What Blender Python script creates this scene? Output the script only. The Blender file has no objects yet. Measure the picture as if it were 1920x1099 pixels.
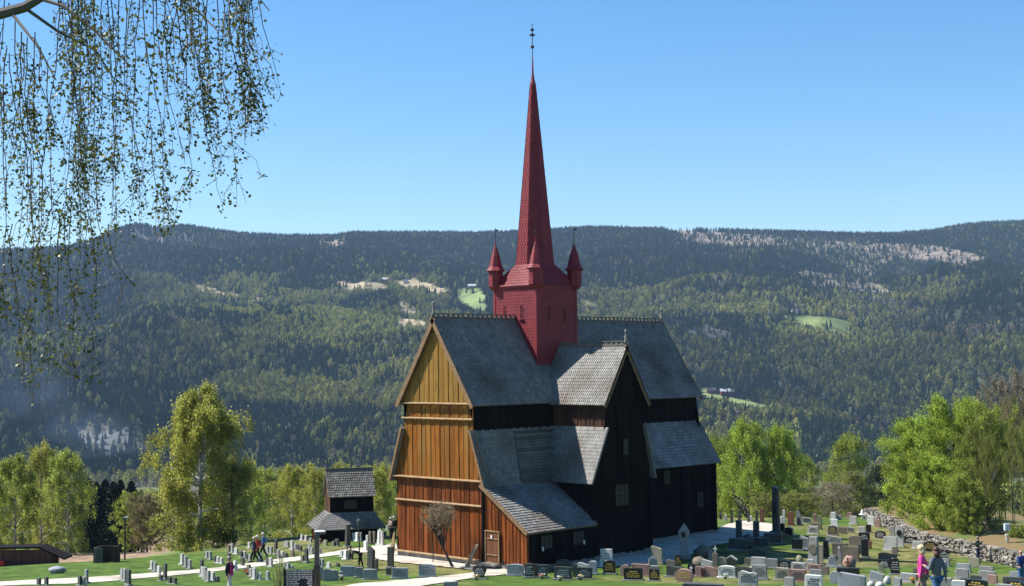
import bpy, bmesh, math, random
import numpy as np
from mathutils import Vector, Matrix, noise as mnoise
R = math.radians
sc = bpy.context.scene
col = sc.collection

# ------------------------------------------------------------------ camera
F_PX, PITCH, YAW, ROLL = 2681.13, R(2.8215), R(44.6695), R(-0.6014)
CAM = np.array([-60.768, -66.763, 12.0])
FH = np.array([math.cos(YAW), math.sin(YAW), 0.0])
RT = np.array([math.sin(YAW), -math.cos(YAW), 0.0])
ZU = np.array([0, 0, 1.0])
FWD = FH * math.cos(PITCH) + ZU * math.sin(PITCH)
UP0 = -FH * math.sin(PITCH) + ZU * math.cos(PITCH)
R2 = RT * math.cos(ROLL) + UP0 * math.sin(ROLL)
U2 = -RT * math.sin(ROLL) + UP0 * math.cos(ROLL)
cd = bpy.data.cameras.new("camera")
cam = bpy.data.objects.new("camera", cd)
col.objects.link(cam)
cd.sensor_width = 36.0
cd.lens = F_PX / 1920 * 36.0
cd.clip_start = 0.1
cd.clip_end = 20000
m = Matrix(((R2[0], U2[0], -FWD[0], CAM[0]), (R2[1], U2[1], -FWD[1], CAM[1]), (R2[2], U2[2], -FWD[2], CAM[2]), (0, 0, 0, 1)))
cam.matrix_world = m
sc.camera = cam

# ------------------------------------------------------------------ world, sun, exposure
TO_SUN = Vector((-0.53, 0.848, 1.20)).normalized()
w = bpy.data.worlds.new("World")
sc.world = w
w.use_nodes = True
nt = w.node_tree
bg = nt.nodes["Background"]
sky = nt.nodes.new("ShaderNodeTexSky")
sky.sky_type = 'NISHITA'
sky.sun_disc = False
sky.sun_elevation = math.asin(TO_SUN.z)
sky.sun_rotation = math.atan2(TO_SUN.x, TO_SUN.y)
sky.altitude = 200
sky.air_density = 1.0
sky.dust_density = 0.3
sky.ozone_density = 3.0
hs = nt.nodes.new("ShaderNodeHueSaturation"); hs.inputs['Saturation'].default_value = 1.30
nt.links.new(sky.outputs[0], hs.inputs['Color'])
nt.links.new(hs.outputs[0], bg.inputs[0])
bg.inputs[1].default_value = 0.087
sl = bpy.data.lights.new("sun", 'SUN')
so = bpy.data.objects.new("sun", sl)
col.objects.link(so)
sl.energy = 5.0
sl.angle = R(0.53)
sl.color = (1.0, 0.95, 0.87)
so.rotation_euler = TO_SUN.to_track_quat('Z', 'Y').to_euler()
so.location = (-100, 150, 200)
sc.view_settings.view_transform = 'Standard'
sc.view_settings.look = 'None'
sc.view_settings.exposure = 1.0
sc.view_settings.gamma = 1.0
sc.render.engine = 'CYCLES'
cy = sc.cycles
cy.use_denoising = True
cy.max_bounces = 8
cy.diffuse_bounces = 5
cy.glossy_bounces = 2
cy.transmission_bounces = 4
cy.volume_bounces = 0
cy.transparent_max_bounces = 6
cy.caustics_reflective = False
cy.caustics_refractive = False

# ------------------------------------------------------------------ coordinate helpers
def W(s, d):
    return CAM[0] + FH[0] * d + RT[0] * s, CAM[1] + FH[1] * d + RT[1] * s
def SD(x, y):
    dx, dy = x - CAM[0], y - CAM[1]
    return dx * RT[0] + dy * RT[1], dx * FH[0] + dy * FH[1]
def proj(P):
    P = np.asarray(P, float) - CAM
    z = P @ FWD
    return 960 + F_PX * (P @ R2) / z, 549.5 - F_PX * (P @ U2) / z

CTL = np.array([(0,-12,11.6),(0,0,10.3),(-12,3,10.4),(12,3,10.1),(0,35,6),(13,35,5.8),(-13,35,6),(0,50,4.0),(18,50,4.0),(-18,50,3.9),
 (0,62,2.4),(20,62,2.3),(-20,62,2.0),(0,72,.95),(12,75,.5),(25,72,.8),(-14,72,.85),(-28,74,.5),(-2,84,-.25),(5,80,0.0),
 (-8,93,-.3),(14,102,-.2),(7,109,-.3),(0,103,-.3),(12,90,-.35),(-17,92,-.7),(-30,90,-.7),(-40,88,-.9),(-12,104,-.85),(-12,115,-1.5),(-14,124,-2.0),(-8,124,-1.95),(-17,113,-1.35),(-18,105,-1.0),
 (-22,100,-1.1),(-25,112,-2.4),(-34,100,-1.6),(-34,112,-3.2),(24,67,1.2),(30,88,-.8),(20,98,-.6),(24,92,-.8),(33,98,-.9),(25,110,-1.1),
 (14,120,-1.2),(30,120,-1.4),(2,120,-1.3),(40,100,-1),(45,80,.2),(-45,60,2),(45,55,3),(-45,115,-4),(55,115,-1.6),(-30,45,4.4),(32,42,4.8)], float)
def _phi(r2):
    return 0.5 * r2 * np.log(np.maximum(r2, 1e-9))
def _tps():
    n = len(CTL)
    P = CTL[:, :2]
    d2 = ((P[:, None] - P[None]) ** 2).sum(-1)
    A = np.zeros((n + 3, n + 3))
    A[:n, :n] = _phi(d2) + np.eye(n) * 8.0
    A[:n, n] = 1; A[:n, n+1:] = P; A[n, :n] = 1; A[n+1:, :n] = P.T
    return np.linalg.solve(A, np.concatenate([CTL[:, 2], np.zeros(3)]))
TW = _tps()
FARD = [100, 115, 130, 150, 200, 300, 400, 700, 950, 1050, 1340, 1500]
FARZ = [-1.2, -2.6, -4.8, -8.0, -13.8, -24, -34, -63, -86, -91, -92, -92]
def ztps(s, d):
    s = np.asarray(s, float); d = np.asarray(d, float)
    n = len(CTL)
    out = TW[n] + TW[n+1] * s + TW[n+2] * d
    for i in range(n):
        out = out + TW[i] * _phi((s - CTL[i, 0]) ** 2 + (d - CTL[i, 1]) ** 2)
    return out
def ground_z(s, d):
    s = np.asarray(s, float); d = np.asarray(d, float)
    sc_ = np.clip(s, -50, 60)
    near = ztps(sc_, np.clip(d, -15, 130))
    far = np.interp(d, FARD, FARZ)
    lo = np.interp(s, [-32, -24, -18, -12, 0], [100, 103, 113, 123, 123])
    t = np.clip((d - lo) / 30, 0, 1); t = t * t * (3 - 2 * t)
    return near * (1 - t) + far * t
def gz(x, y):
    s, d = SD(x, y)
    return float(ground_z(s, d))
def hit(px, py):
    """the point of the ground seen at a pixel of the photograph"""
    dv = FWD + R2 * (px - 960) / F_PX - U2 * (py - 549.5) / F_PX
    t = np.arange(20, 400, 0.25)
    P = CAM + t[:, None] * dv
    s, d = SD(P[:, 0], P[:, 1])
    g = ground_z(s, d)
    below = np.nonzero(P[:, 2] < g)[0]
    if not len(below):
        i = len(t) - 1
        return P[i]
    i = below[0]
    a = P[i-1][2] - g[i-1]; b = g[i] - P[i][2]
    k = a / max(a + b, 1e-9)
    q = P[i-1] * (1 - k) + P[i] * k
    return q
def at_depth(px, py, D):
    dv = FWD + R2 * (px - 960) / F_PX - U2 * (py - 549.5) / F_PX
    return CAM + dv * D
def on_plane(px, py, axis, val):
    dv = FWD + R2 * (px - 960) / F_PX - U2 * (py - 549.5) / F_PX
    t = (val - CAM[axis]) / dv[axis]
    return CAM + dv * t

# ------------------------------------------------------------------ materials
def srgb(h):
    def f(c):
        c /= 255.0
        return c / 12.92 if c <= 0.04045 else ((c + 0.055) / 1.055) ** 2.4
    return tuple(f(c) for c in h)
MATS = {}
def mat(name, c1, c2=None, rough=0.8, scale=6.0, bump=0.0, bscale=None, tone=0.0, spec=0.3, transl=0.0, stretch=(1, 1, 1), metal=0.0, c3=None, scale3=0.5, instancer=False, coat=0.0):
    """Noise-mixed Principled material; face attribute 'tone' (-1..1) shifts value by tone."""
    if name in MATS: return MATS[name]
    M = bpy.data.materials.new(name); M.use_nodes = True
    n = M.node_tree.nodes; L = M.node_tree.links
    b = n["Principled BSDF"]
    c2 = c2 or tuple(v * 0.75 for v in c1)
    tc = n.new("ShaderNodeTexCoord"); mp = n.new("ShaderNodeMapping"); mp.inputs['Scale'].default_value = stretch
    L.new(tc.outputs['Object'], mp.inputs[0])
    nz = n.new("ShaderNodeTexNoise"); nz.inputs['Scale'].default_value = scale; nz.inputs['Detail'].default_value = 6; nz.inputs['Roughness'].default_value = 0.65
    L.new(mp.outputs[0], nz.inputs['Vector'])
    ra = n.new("ShaderNodeValToRGB")
    ra.color_ramp.elements[0].position = 0.36; ra.color_ramp.elements[1].position = 0.64
    ra.color_ramp.elements[0].color = (*c1, 1); ra.color_ramp.elements[1].color = (*c2, 1)
    L.new(nz.outputs[0], ra.inputs[0])
    out = ra.outputs[0]
    if c3:
        n3 = n.new("ShaderNodeTexNoise"); n3.inputs['Scale'].default_value = scale3; n3.inputs['Detail'].default_value = 5
        L.new(mp.outputs[0], n3.inputs['Vector'])
        r3 = n.new("ShaderNodeValToRGB"); r3.color_ramp.elements[0].position = 0.5; r3.color_ramp.elements[1].position = 0.66
        L.new(n3.outputs[0], r3.inputs[0])
        mx = n.new("ShaderNodeMix"); mx.data_type = 'RGBA'
        L.new(r3.outputs[0], mx.inputs[0]); L.new(out, mx.inputs[6]); mx.inputs[7].default_value = (*c3, 1)
        out = mx.outputs[2]
    if tone:
        at = n.new("ShaderNodeAttribute"); at.attribute_name = "tone"
        if instancer: at.attribute_type = 'INSTANCER'
        ma = n.new("ShaderNodeMath"); ma.operation = 'MULTIPLY_ADD'; ma.inputs[1].default_value = tone; ma.inputs[2].default_value = 1.0
        L.new(at.outputs['Fac'], ma.inputs[0])
        vm = n.new("ShaderNodeVectorMath"); vm.operation = 'SCALE'
        L.new(out, vm.inputs[0]); L.new(ma.outputs[0], vm.inputs['Scale'])
        out = vm.outputs[0]
    L.new(out, b.inputs['Base Color'])
    b.inputs['Roughness'].default_value = rough
    b.inputs['Specular IOR Level'].default_value = spec
    b.inputs['Metallic'].default_value = metal
    if coat: b.inputs['Coat Weight'].default_value = coat; b.inputs['Coat Roughness'].default_value = 0.1
    if bump:
        n2 = n.new("ShaderNodeTexNoise"); n2.inputs['Scale'].default_value = bscale or scale * 3; n2.inputs['Detail'].default_value = 4
        L.new(mp.outputs[0], n2.inputs['Vector'])
        bp = n.new("ShaderNodeBump"); bp.inputs['Strength'].default_value = bump; bp.inputs['Distance'].default_value = 0.05
        L.new(n2.outputs[0], bp.inputs['Height']); L.new(bp.outputs[0], b.inputs['Normal'])
    if transl:
        tr = n.new("ShaderNodeBsdfTranslucent"); L.new(out, tr.inputs[0])
        mxs = n.new("ShaderNodeMixShader"); mxs.inputs[0].default_value = transl
        L.new(b.outputs[0], mxs.inputs[1]); L.new(tr.outputs[0], mxs.inputs[2])
        L.new(mxs.outputs[0], n["Material Output"].inputs[0])
    MATS[name] = M
    return M

GRASS = mat("grass", (.075,.135,.022), (.115,.185,.034), 0.9, 1.3, 0.6, 14, c3=(.19,.18,.065), scale3=0.11, spec=0.1)
GRAVEL = mat("gravel", (.42,.38,.32), (.52,.48,.41), 0.95, 8, 0.5, 30, c3=(.33,.29,.23), scale3=.5)
SHINGLE = mat("grey_shingle", (.165,.16,.15), (.25,.24,.225), 0.7, 1.2, 0.2, 20, tone=0.38, spec=0.25, c3=(.125,.105,.085), scale3=.3)
SHINGLE_BROWN = mat("brown_boards_roof", (.10,.085,.07), (.15,.13,.11), 0.8, 2, 0.2, 20, tone=0.4)
RED = mat("red_shingle", (.165,.015,.020), (.215,.022,.027), 0.6, 1.5, 0.15, 20, tone=0.2, spec=0.35)
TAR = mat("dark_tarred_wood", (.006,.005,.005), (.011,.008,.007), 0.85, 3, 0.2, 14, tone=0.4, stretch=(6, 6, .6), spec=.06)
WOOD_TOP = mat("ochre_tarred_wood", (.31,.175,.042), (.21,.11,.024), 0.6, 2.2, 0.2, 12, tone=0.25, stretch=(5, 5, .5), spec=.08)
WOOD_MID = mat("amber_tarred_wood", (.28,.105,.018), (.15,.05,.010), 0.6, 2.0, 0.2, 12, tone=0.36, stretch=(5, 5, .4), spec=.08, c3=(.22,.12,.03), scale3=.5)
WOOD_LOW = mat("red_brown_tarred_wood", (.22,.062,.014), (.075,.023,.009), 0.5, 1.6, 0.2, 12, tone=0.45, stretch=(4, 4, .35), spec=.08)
WOOD_TRIM = mat("pale_trim_wood", (.33,.22,.11), (.20,.13,.06), 0.6, 3, 0.1)
WOOD_BARGE = mat("bargeboard_wood", (.24,.15,.075), (.16,.095,.05), 0.65, 4, 0.1)
ROOFEDGE = mat("ridge_board_wood", (.17,.145,.12), (.10,.085,.07), 0.7, 4, 0.1)
STONE = mat("foundation_stone", (.28,.26,.23), (.18,.17,.15), 0.9, 3, 0.5)
DULLGLASS = mat("old_window_glass", (.016,.015,.010), (.022,.020,.013), 0.6, 2, spec=.5)
IRON = mat("dark_iron", (.02,.02,.022), (.03,.03,.03), 0.5, 5)
WHITEP = mat("white_paint", (.78,.78,.76), (.68,.68,.66), 0.5, 5)
def rock(name, c, k=0.75, rough=.75, sc_=9, **kw):
    kw.setdefault('c3', (c[0]*.55, c[1]*.57, c[2]*.48)); kw.setdefault('scale3', 2.2)
    return mat(name, c, tuple(v * k for v in c), rough, sc_, .25, 40, **kw)
G = {
 'g': rock("grey_granite", (.30,.30,.29)), 'l': rock("pale_granite", (.48,.47,.44)), 'w': rock("white_granite", (.66,.66,.64), .85),
 'd': rock("dark_granite", (.075,.077,.072), .7, .45), 'b': rock("black_polished_granite", (.022,.022,.023), .7, .18),
 'p': rock("pink_granite", (.34,.21,.175)), 'r': rock("red_granite", (.19,.075,.05)), 't': rock("tan_stone", (.36,.32,.24)),
 'n': rock("brown_weathered_stone", (.17,.145,.11), c3=(.10,.095,.06), scale3=2), 'u': rock("blue_grey_granite", (.30,.32,.34), .85),
 'm': rock("mossy_stone", (.26,.26,.17), .7, c3=(.13,.17,.06), scale3=3),
}
GOLD = mat("gold_lettering", (.62,.45,.12), (.5,.36,.1), .4, 5)
PALELET = mat("pale_lettering", (.55,.55,.52), (.45,.45,.43), .6, 5)
DARKLET = mat("dark_lettering", (.09,.09,.09), (.06,.06,.06), .6, 5)

# ------------------------------------------------------------------ mesh builder
class MB:
    def __init__(self):
        self.v = []; self.f = []; self.t = []
    def vert(self, p):
        self.v.append((float(p[0]), float(p[1]), float(p[2]))); return len(self.v) - 1
    def face(self, pts, tone=0.0):
        i = len(self.v)
        for p in pts: self.v.append((float(p[0]), float(p[1]), float(p[2])))
        self.f.append(tuple(range(i, i + len(pts)))); self.t.append(tone)
    def box(self, c, size, ux=(1,0,0), uy=(0,1,0), uz=(0,0,1), tone=0.0):
        c = Vector(c); ux, uy, uz = Vector(ux), Vector(uy), Vector(uz)
        a, b, d = size[0]/2, size[1]/2, size[2]/2
        i = len(self.v)
        for sx in (-1, 1):
            for sy in (-1, 1):
                for sz in (-1, 1):
                    self.v.append(tuple(c + ux*a*sx + uy*b*sy + uz*d*sz))
        for q in ((0,1,3,2),(4,6,7,5),(0,4,5,1),(2,3,7,6),(0,2,6,4),(1,5,7,3)):
            self.f.append(tuple(i+k for k in q)); self.t.append(tone)
    def bar(self, p, q, w, h, up=(0,0,1), tone=0.0):
        p, q = Vector(p), Vector(q); d = q - p; L = d.length; d.normalize()
        s = d.cross(Vector(up)).normalized(); u = s.cross(d)
        self.box((p+q)/2, (L, w, h), d, s, u, tone)
    def prism(self, poly, ext, tone=0.0):
        """closed polygon (3-D points) extruded by vector ext"""
        n = len(poly); i = len(self.v); e = Vector(ext)
        for p in poly: self.v.append(tuple(Vector(p)))
        for p in poly: self.v.append(tuple(Vector(p) + e))
        self.f.append(tuple(range(i, i+n))); self.t.append(tone)
        self.f.append(tuple(range(i+2*n-1, i+n-1, -1))); self.t.append(tone)
        for k in range(n):
            j = (k+1) % n
            self.f.append((i+k, i+n+k, i+n+j, i+j)); self.t.append(tone)
    def tube(self, pts, rad, n=6, tone=0.0, cap=True):
        rings = []
        prev = None
        for k, p in enumerate(pts):
            p = Vector(p)
            a = Vector(pts[max(k-1, 0)]); b = Vector(pts[min(k+1, len(pts)-1)])
            t = (b - a)
            if t.length < 1e-9: t = Vector((0,0,1))
            t.normalize()
            x = t.orthogonal().normalized() if prev is None else (prev - t*prev.dot(t)).normalized()
            prev = x
            y = t.cross(x); r = rad[k] if hasattr(rad, '__len__') else rad
            i = len(self.v)
            for j in range(n):
                an = 2*math.pi*j/n
                self.v.append(tuple(p + x*math.cos(an)*r + y*math.sin(an)*r))
            rings.append(i)
        for a, b in zip(rings, rings[1:]):
            for j in range(n):
                k = (j+1) % n
                self.f.append((a+j, a+k, b+k, b+j)); self.t.append(tone)
        if cap:
            self.f.append(tuple(rings[0]+j for j in range(n-1,-1,-1))); self.t.append(tone)
            self.f.append(tuple(rings[-1]+j for j in range(n))); self.t.append(tone)
    def lathe(self, base, prof, n=8, tone=0.0, rot=0.0):
        b = Vector(base); rings = []
        for r, z in prof:
            i = len(self.v)
            for j in range(n):
                a = 2*math.pi*(j+rot)/n
                self.v.append((b.x+math.cos(a)*r, b.y+math.sin(a)*r, b.z+z))
            rings.append(i)
        for a, c in zip(rings, rings[1:]):
            for j in range(n):
                k = (j+1) % n
                self.f.append((a+j, a+k, c+k, c+j)); self.t.append(tone)
        self.f.append(tuple(rings[0]+j for j in range(n-1,-1,-1))); self.t.append(tone)
        self.f.append(tuple(rings[-1]+j for j in range(n))); self.t.append(tone)
    def ball(self, c, r, seg=8, rings=5, sq=(1,1,1)):
        c = Vector(c); i = len(self.v)
        self.v.append((c.x, c.y, c.z + r*sq[2]))
        for a in range(1, rings):
            th = math.pi*a/rings
            for j in range(seg):
                ph = 2*math.pi*j/seg
                self.v.append((c.x+r*sq[0]*math.sin(th)*math.cos(ph), c.y+r*sq[1]*math.sin(th)*math.sin(ph), c.z+r*sq[2]*math.cos(th)))
        self.v.append((c.x, c.y, c.z - r*sq[2])); e = len(self.v)-1
        for j in range(seg):
            k = (j+1) % seg
            self.f.append((i, i+1+j, i+1+k)); self.t.append(0)
            for a in range(rings-2):
                p, q = i+1+a*seg, i+1+(a+1)*seg
                self.f.append((p+j, q+j, q+k, p+k)); self.t.append(0)
            p = i+1+(rings-2)*seg
            self.f.append((p+j, e, p+k)); self.t.append(0)
    def build(self, name, m, parent=None, smooth=False, recalc=False):
        me = bpy.data.meshes.new(name)
        me.from_pydata(self.v, [], self.f)
        if any(self.t):
            at = me.attributes.new("tone", 'FLOAT', 'FACE')
            at.data.foreach_set("value", self.t)
        if recalc:
            bm = bmesh.new(); bm.from_mesh(me); bmesh.ops.recalc_face_normals(bm, faces=bm.faces); bm.to_mesh(me); bm.free()
        if smooth:
            me.polygons.foreach_set("use_smooth", [True]*len(me.polygons))
        me.materials.append(m)
        o = bpy.data.objects.new(name, me); col.objects.link(o)
        if parent is not None: o.parent = parent
        return o
def shift(mb, loc):
    """make mesh coordinates local to loc"""
    mb.v = [(a-loc[0], b-loc[1], c-loc[2]) for a, b, c in mb.v]
def tag(o, label=None, cat=None, group=None, kind=None):
    if label: o['label'] = label
    if cat: o['category'] = cat
    if group: o['group'] = group
    if kind: o['kind'] = kind
    return o
def empty(name, loc=(0,0,0), rz=0.0):
    o = bpy.data.objects.new(name, None); col.objects.link(o)
    o.location = loc; o.rotation_euler = (0, 0, rz); o.empty_display_size = 0.3
    return o
def fastmesh(name, V, Fq, tones, m, parent=None, smooth=False):
    """numpy quads: V (n,3), Fq (k,4) or (k,3)"""
    V = np.asarray(V, np.float32); Fq = np.asarray(Fq, np.int32); k = Fq.shape[1]
    me = bpy.data.meshes.new(name)
    me.vertices.add(len(V)); me.vertices.foreach_set("co", V.ravel())
    me.loops.add(Fq.size); me.loops.foreach_set("vertex_index", Fq.ravel())
    me.polygons.add(len(Fq)); me.polygons.foreach_set("loop_start", np.arange(len(Fq), dtype=np.int32)*k)
    me.polygons.foreach_set("loop_total", np.full(len(Fq), k, np.int32))
    if smooth: me.polygons.foreach_set("use_smooth", np.ones(len(Fq), bool))
    if tones is not None:
        at = me.attributes.new("tone", 'FLOAT', 'FACE'); at.data.foreach_set("value", np.asarray(tones, np.float32))
    me.update(calc_edges=True)
    me.materials.append(m)
    o = bpy.data.objects.new(name, me)
    col.objects.link(o)
    if parent is not None: o.parent = parent
    return o

# ------------------------------------------------------------------ ground and mountain
rng = np.random.default_rng(7)
def vnoise(x, y, seed=0):
    """smooth value noise on numpy arrays"""
    x = np.asarray(x, float); y = np.asarray(y, float)
    xi = np.floor(x).astype(int); yi = np.floor(y).astype(int); fx = x-xi; fy = y-yi
    fx = fx*fx*(3-2*fx); fy = fy*fy*(3-2*fy)
    def h(a, b):
        n = (a*374761393 + b*668265263 + seed*1442695041) & 0x7fffffff
        n = ((n ^ (n >> 13)) * 1274126177) & 0x7fffffff
        return ((n ^ (n >> 16)) & 0xffff) / 65535.0
    return (h(xi, yi)*(1-fx)+h(xi+1, yi)*fx)*(1-fy) + (h(xi, yi+1)*(1-fx)+h(xi+1, yi+1)*fx)*fy
def fbm(x, y, oct=4, seed=0):
    a = 1.0; o = 0; t = 0
    for k in range(oct):
        o = o + a*vnoise(x*2**k, y*2**k, seed+k); t += a; a *= .5
    return o/t
SKX = [-400, 0, 60, 130, 180, 215, 250, 300, 350, 400, 450, 540, 620, 660, 750, 900, 1000, 1100, 1200, 1400, 1600, 1680, 1750, 1800, 1850, 1920, 2300]
SKY_ = [470, 470, 469, 464, 450, 432, 421, 428, 424, 433, 440, 444, 444, 438, 438, 439, 435, 428, 430, 434, 440, 440, 435, 425, 420, 417, 400]
D0, D1 = 1340.0, 3700.0
def ridge_z(s, d):
    px = 960 + F_PX * s / d
    py = np.interp(px, SKX, SKY_) + 0.0105*(px-960)*0
    hor = 681.6 - 0.0105*(px-960)
    return 12 + (hor - py) / F_PX * D1
def mountain_z(s, d):
    s = np.asarray(s, float); d = np.asarray(d, float)
    u = (d - D0) / (D1 - D0)
    uc = np.clip(u, 0, 1)
    prof = np.interp(uc, [0, .04, .15, .3, .42, .55, .75, .9, 1], [0, .03, .17, .33, .43, .53, .74, .91, 1.0])
    zr = ridge_z(s, np.maximum(d, D0))
    z = -92 + (zr + 92) * prof
    n = fbm(s/420+11, d/420+3, 4, 5) - .5
    n2 = fbm(s/110+5, d/110+9, 3, 9) - .5
    win = np.clip(uc/0.12, 0, 1) * np.clip((1-uc)/0.40, 0, 1)**1.5
    z = z + (n*190 + n2*40) * win
    # rocky knob at the left and the steep cliff below it
    z = z - np.clip(d-D1, 0, 1e9)*0.25
    return z
def poly_mask(px, py, poly):
    px = np.asarray(px); py = np.asarray(py); ins = np.zeros(px.shape, bool)
    n = len(poly)
    for i in range(n):
        x1, y1 = poly[i]; x2, y2 = poly[(i+1) % n]
        c = ((y1 > py) != (y2 > py)) & (px < (x2-x1)*(py-y1)/(y2-y1+1e-12)+x1)
        ins ^= c
    return ins
FIELD_GREEN = [[(1462,590),(1500,588),(1560,596),(1612,604),(1600,618),(1570,628),(1520,612),(1475,600)], [(1308,728),(1350,742),(1400,748),(1448,768),(1440,782),(1380,764),(1320,745)],
               [(852,541),(880,539),(902,543),(908,560),(915,585),(885,580),(862,562)]]
FIELD_TAN = [[(626,528),(715,530),(735,541),(690,544),(640,541)], [(740,562),(765,566),(785,582),(770,590),(746,578)], [(735,600),(775,598),(820,606),(815,613),(750,612)],
             [(1085,562),(1150,566),(1148,574),(1090,574)], [(715,522),(790,526),(850,546),(830,552),(760,540)], [(335,528),(350,530),(420,547),(490,556),(485,564),(410,553),(345,538)],[(1100,600),(1112,600),(1112,606),(1100,606)]]
ROCKS = [[(240,428),(300,425),(370,440),(360,456),(300,462),(240,448)], [(140,800),(165,790),(235,805),(285,845),(280,868),(200,865),(150,850)], [(1285,622),(1330,608),(1372,628),(1355,645),(1300,640)], [(440,455),(480,460),(500,472),(460,470)]]
SNOW = [[(1240,430),(1330,434),(1440,442),(1560,452),(1660,462),(1640,474),(1500,466),(1380,462),(1290,452)], [(588,455),(640,448),(655,458),(620,464)], [(1630,456),(1760,460),(1860,486),(1800,494),(1700,482)], [(1480,512),(1530,512),(1528,520),(1485,520)]]
CLEARCUT = [[(1440,450),(1520,452),(1640,470),(1700,480),(1660,494),(1560,486),(1490,468)], [(1560,475),(1640,480),(1640,520),(1600,510)], [(1500,505),(1620,520),(1700,560),(1600,548),(1520,530)]]
def cover(px, py):
    px = np.asarray(px, float); py = np.asarray(py, float)
    jx = px + (fbm(px/9, py/5, 2, 3)-.5)*14; jy = py + (fbm(px/9+40, py/5, 2, 4)-.5)*7
    c = np.zeros(px.shape, int)
    for k, polys in ((1, FIELD_GREEN), (2, FIELD_TAN), (3, ROCKS), (4, SNOW), (5, CLEARCUT)):
        for P in polys: c[poly_mask(jx, jy, P)] = k
    return c
def projv(x, y, z):
    P = np.stack([x, y, z], -1) - CAM
    zz = P @ FWD
    return 960 + F_PX*(P @ R2)/zz, 549.5 - F_PX*(P @ U2)/zz
def sheet(name, ss, dd, zf, m, colf=None, kind='structure'):
    """grid sheet; ss is lateral fraction, width grows with d"""
    S, D = np.meshgrid(ss, dd)
    S = S * (70 + 0.62 * np.abs(D))
    Z = zf(S, D)
    X, Y = W(S, D)
    V = np.stack([X, Y, Z], -1).reshape(-1, 3)
    nr, nc = S.shape
    idx = np.arange(nr*nc).reshape(nr, nc)
    Q = np.stack([idx[:-1, :-1], idx[:-1, 1:], idx[1:, 1:], idx[1:, :-1]], -1).reshape(-1, 4)
    o = fastmesh(name, V, Q, None, m, smooth=True)
    if colf is not None:
        c = colf(X.ravel(), Y.ravel(), Z.ravel())
        ca = o.data.color_attributes.new("cover", 'FLOAT_COLOR', 'POINT')
        ca.data.foreach_set("color", np.concatenate([c, np.ones((len(c), 1))], 1).astype(np.float32).ravel())
    tag(o, kind=kind)
    return o
def vcol_mat(name, noise_scale, bump=0.4):
    M = bpy.data.materials.new(name); M.use_nodes = True
    n = M.node_tree.nodes; L = M.node_tree.links; b = n["Principled BSDF"]
    at = n.new("ShaderNodeAttribute"); at.attribute_name = "cover"
    tc = n.new("ShaderNodeTexCoord"); nz = n.new("ShaderNodeTexNoise"); nz.inputs['Scale'].default_value = noise_scale; nz.inputs['Detail'].default_value = 8
    L.new(tc.outputs['Object'], nz.inputs['Vector'])
    ma = n.new("ShaderNodeMapRange"); ma.inputs[1].default_value = .3; ma.inputs[2].default_value = .7; ma.inputs[3].default_value = .5; ma.inputs[4].default_value = 1.5
    L.new(nz.outputs[0], ma.inputs[0])
    vm = n.new("ShaderNodeVectorMath"); vm.operation = 'SCALE'
    L.new(at.outputs['Color'], vm.inputs[0]); L.new(ma.outputs[0], vm.inputs['Scale']); L.new(vm.outputs[0], b.inputs['Base Color'])
    b.inputs['Roughness'].default_value = 0.95; b.inputs['Specular IOR Level'].default_value = 0.1
    bp = n.new("ShaderNodeBump"); bp.inputs['Strength'].default_value = bump; bp.inputs['Distance'].default_value = 2.0
    L.new(nz.outputs[0], bp.inputs['Height']); L.new(bp.outputs[0], b.inputs['Normal'])
    return M
def lawn_limit(s):
    return np.interp(s, [-60, -35, -22, -12, 0, 14, 30, 60], [98, 100, 105, 126, 127, 127, 128, 122])
def ground_col(x, y, z):
    s, d = SD(x, y)
    grass = np.array((.062, .105, .018)); dry = np.array((.155, .14, .055)); soil = np.array((.24, .17, .115)); mead = np.array((.11, .17, .045)); grey = np.array((.10, .09, .07))
    n = fbm(x/9, y/9, 4, 21)
    k = np.clip((n-.56)*9, 0, 1)[:, None]
    c = grass*(1-k*.75) + dry*k*.75
    right = np.clip((s-8)/8, 0, 1)[:, None]
    k2 = np.clip((fbm(x/3+7, y/3, 3, 31)-.50)*7, 0, 1)[:, None]*right*.55
    c = c*(1-k2) + dry*k2
    far = np.clip((d-lawn_limit(s))/2, 0, 1)[:, None]
    out = np.where((fbm(x/40, y/40, 3, 8) > .5)[:, None], mead, dry*.8)
    fl = ((s < -28) & (s > -75) & (d < 330))[:, None]
    out = np.where(fl, soil, out)
    px, py = projv(x, y, z)
    edge = ((d > 150) & (py < 1008) & (px < 320))[:, None] & fl
    out = np.where(edge, np.array((.17,.21,.07)), out)
    vf = (d > 900)[:, None]
    out = np.where(vf, np.where((np.abs(d-1150-40*np.sin(s/120)) < 60)[:, None], mead*1.1, grey), out)
    return c*(1-far) + out*far
gm = vcol_mat("ground_cover", 1.1, .5)
gm.node_tree.nodes["Bump"].inputs['Distance'].default_value = .06
ss = np.sign(np.linspace(-1, 1, 261))*np.abs(np.linspace(-1, 1, 261))**1.15
dd = np.concatenate([np.linspace(-60, 50, 30), np.linspace(51, 135, 150), 135+np.geomspace(1.5, 1215, 90)])
sheet('ground', ss, dd, ground_z, gm, ground_col)
def mount_col(x, y, z):
    px, py = projv(x, y, z)
    c = cover(px, py)
    pal = np.array([(.030,.036,.022), (.16,.20,.075), (.30,.25,.16), (.085,.085,.078), (.18,.15,.12), (.16,.14,.10)])
    return pal[c]
mm = vcol_mat("mountain_cover", 0.02, .6)
dd2 = np.concatenate([np.linspace(1330, 3800, 360), np.array([3900, 4200, 5000, 7000, 9000])])
def mz(s, d):
    z = mountain_z(s, d)
    return np.where(d <= D0+1, np.minimum(z, -92.5), np.maximum(z, -60))if False else z
sheet('mountain', np.linspace(-1, 1, 420), dd2, mz, mm, mount_col)

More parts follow.
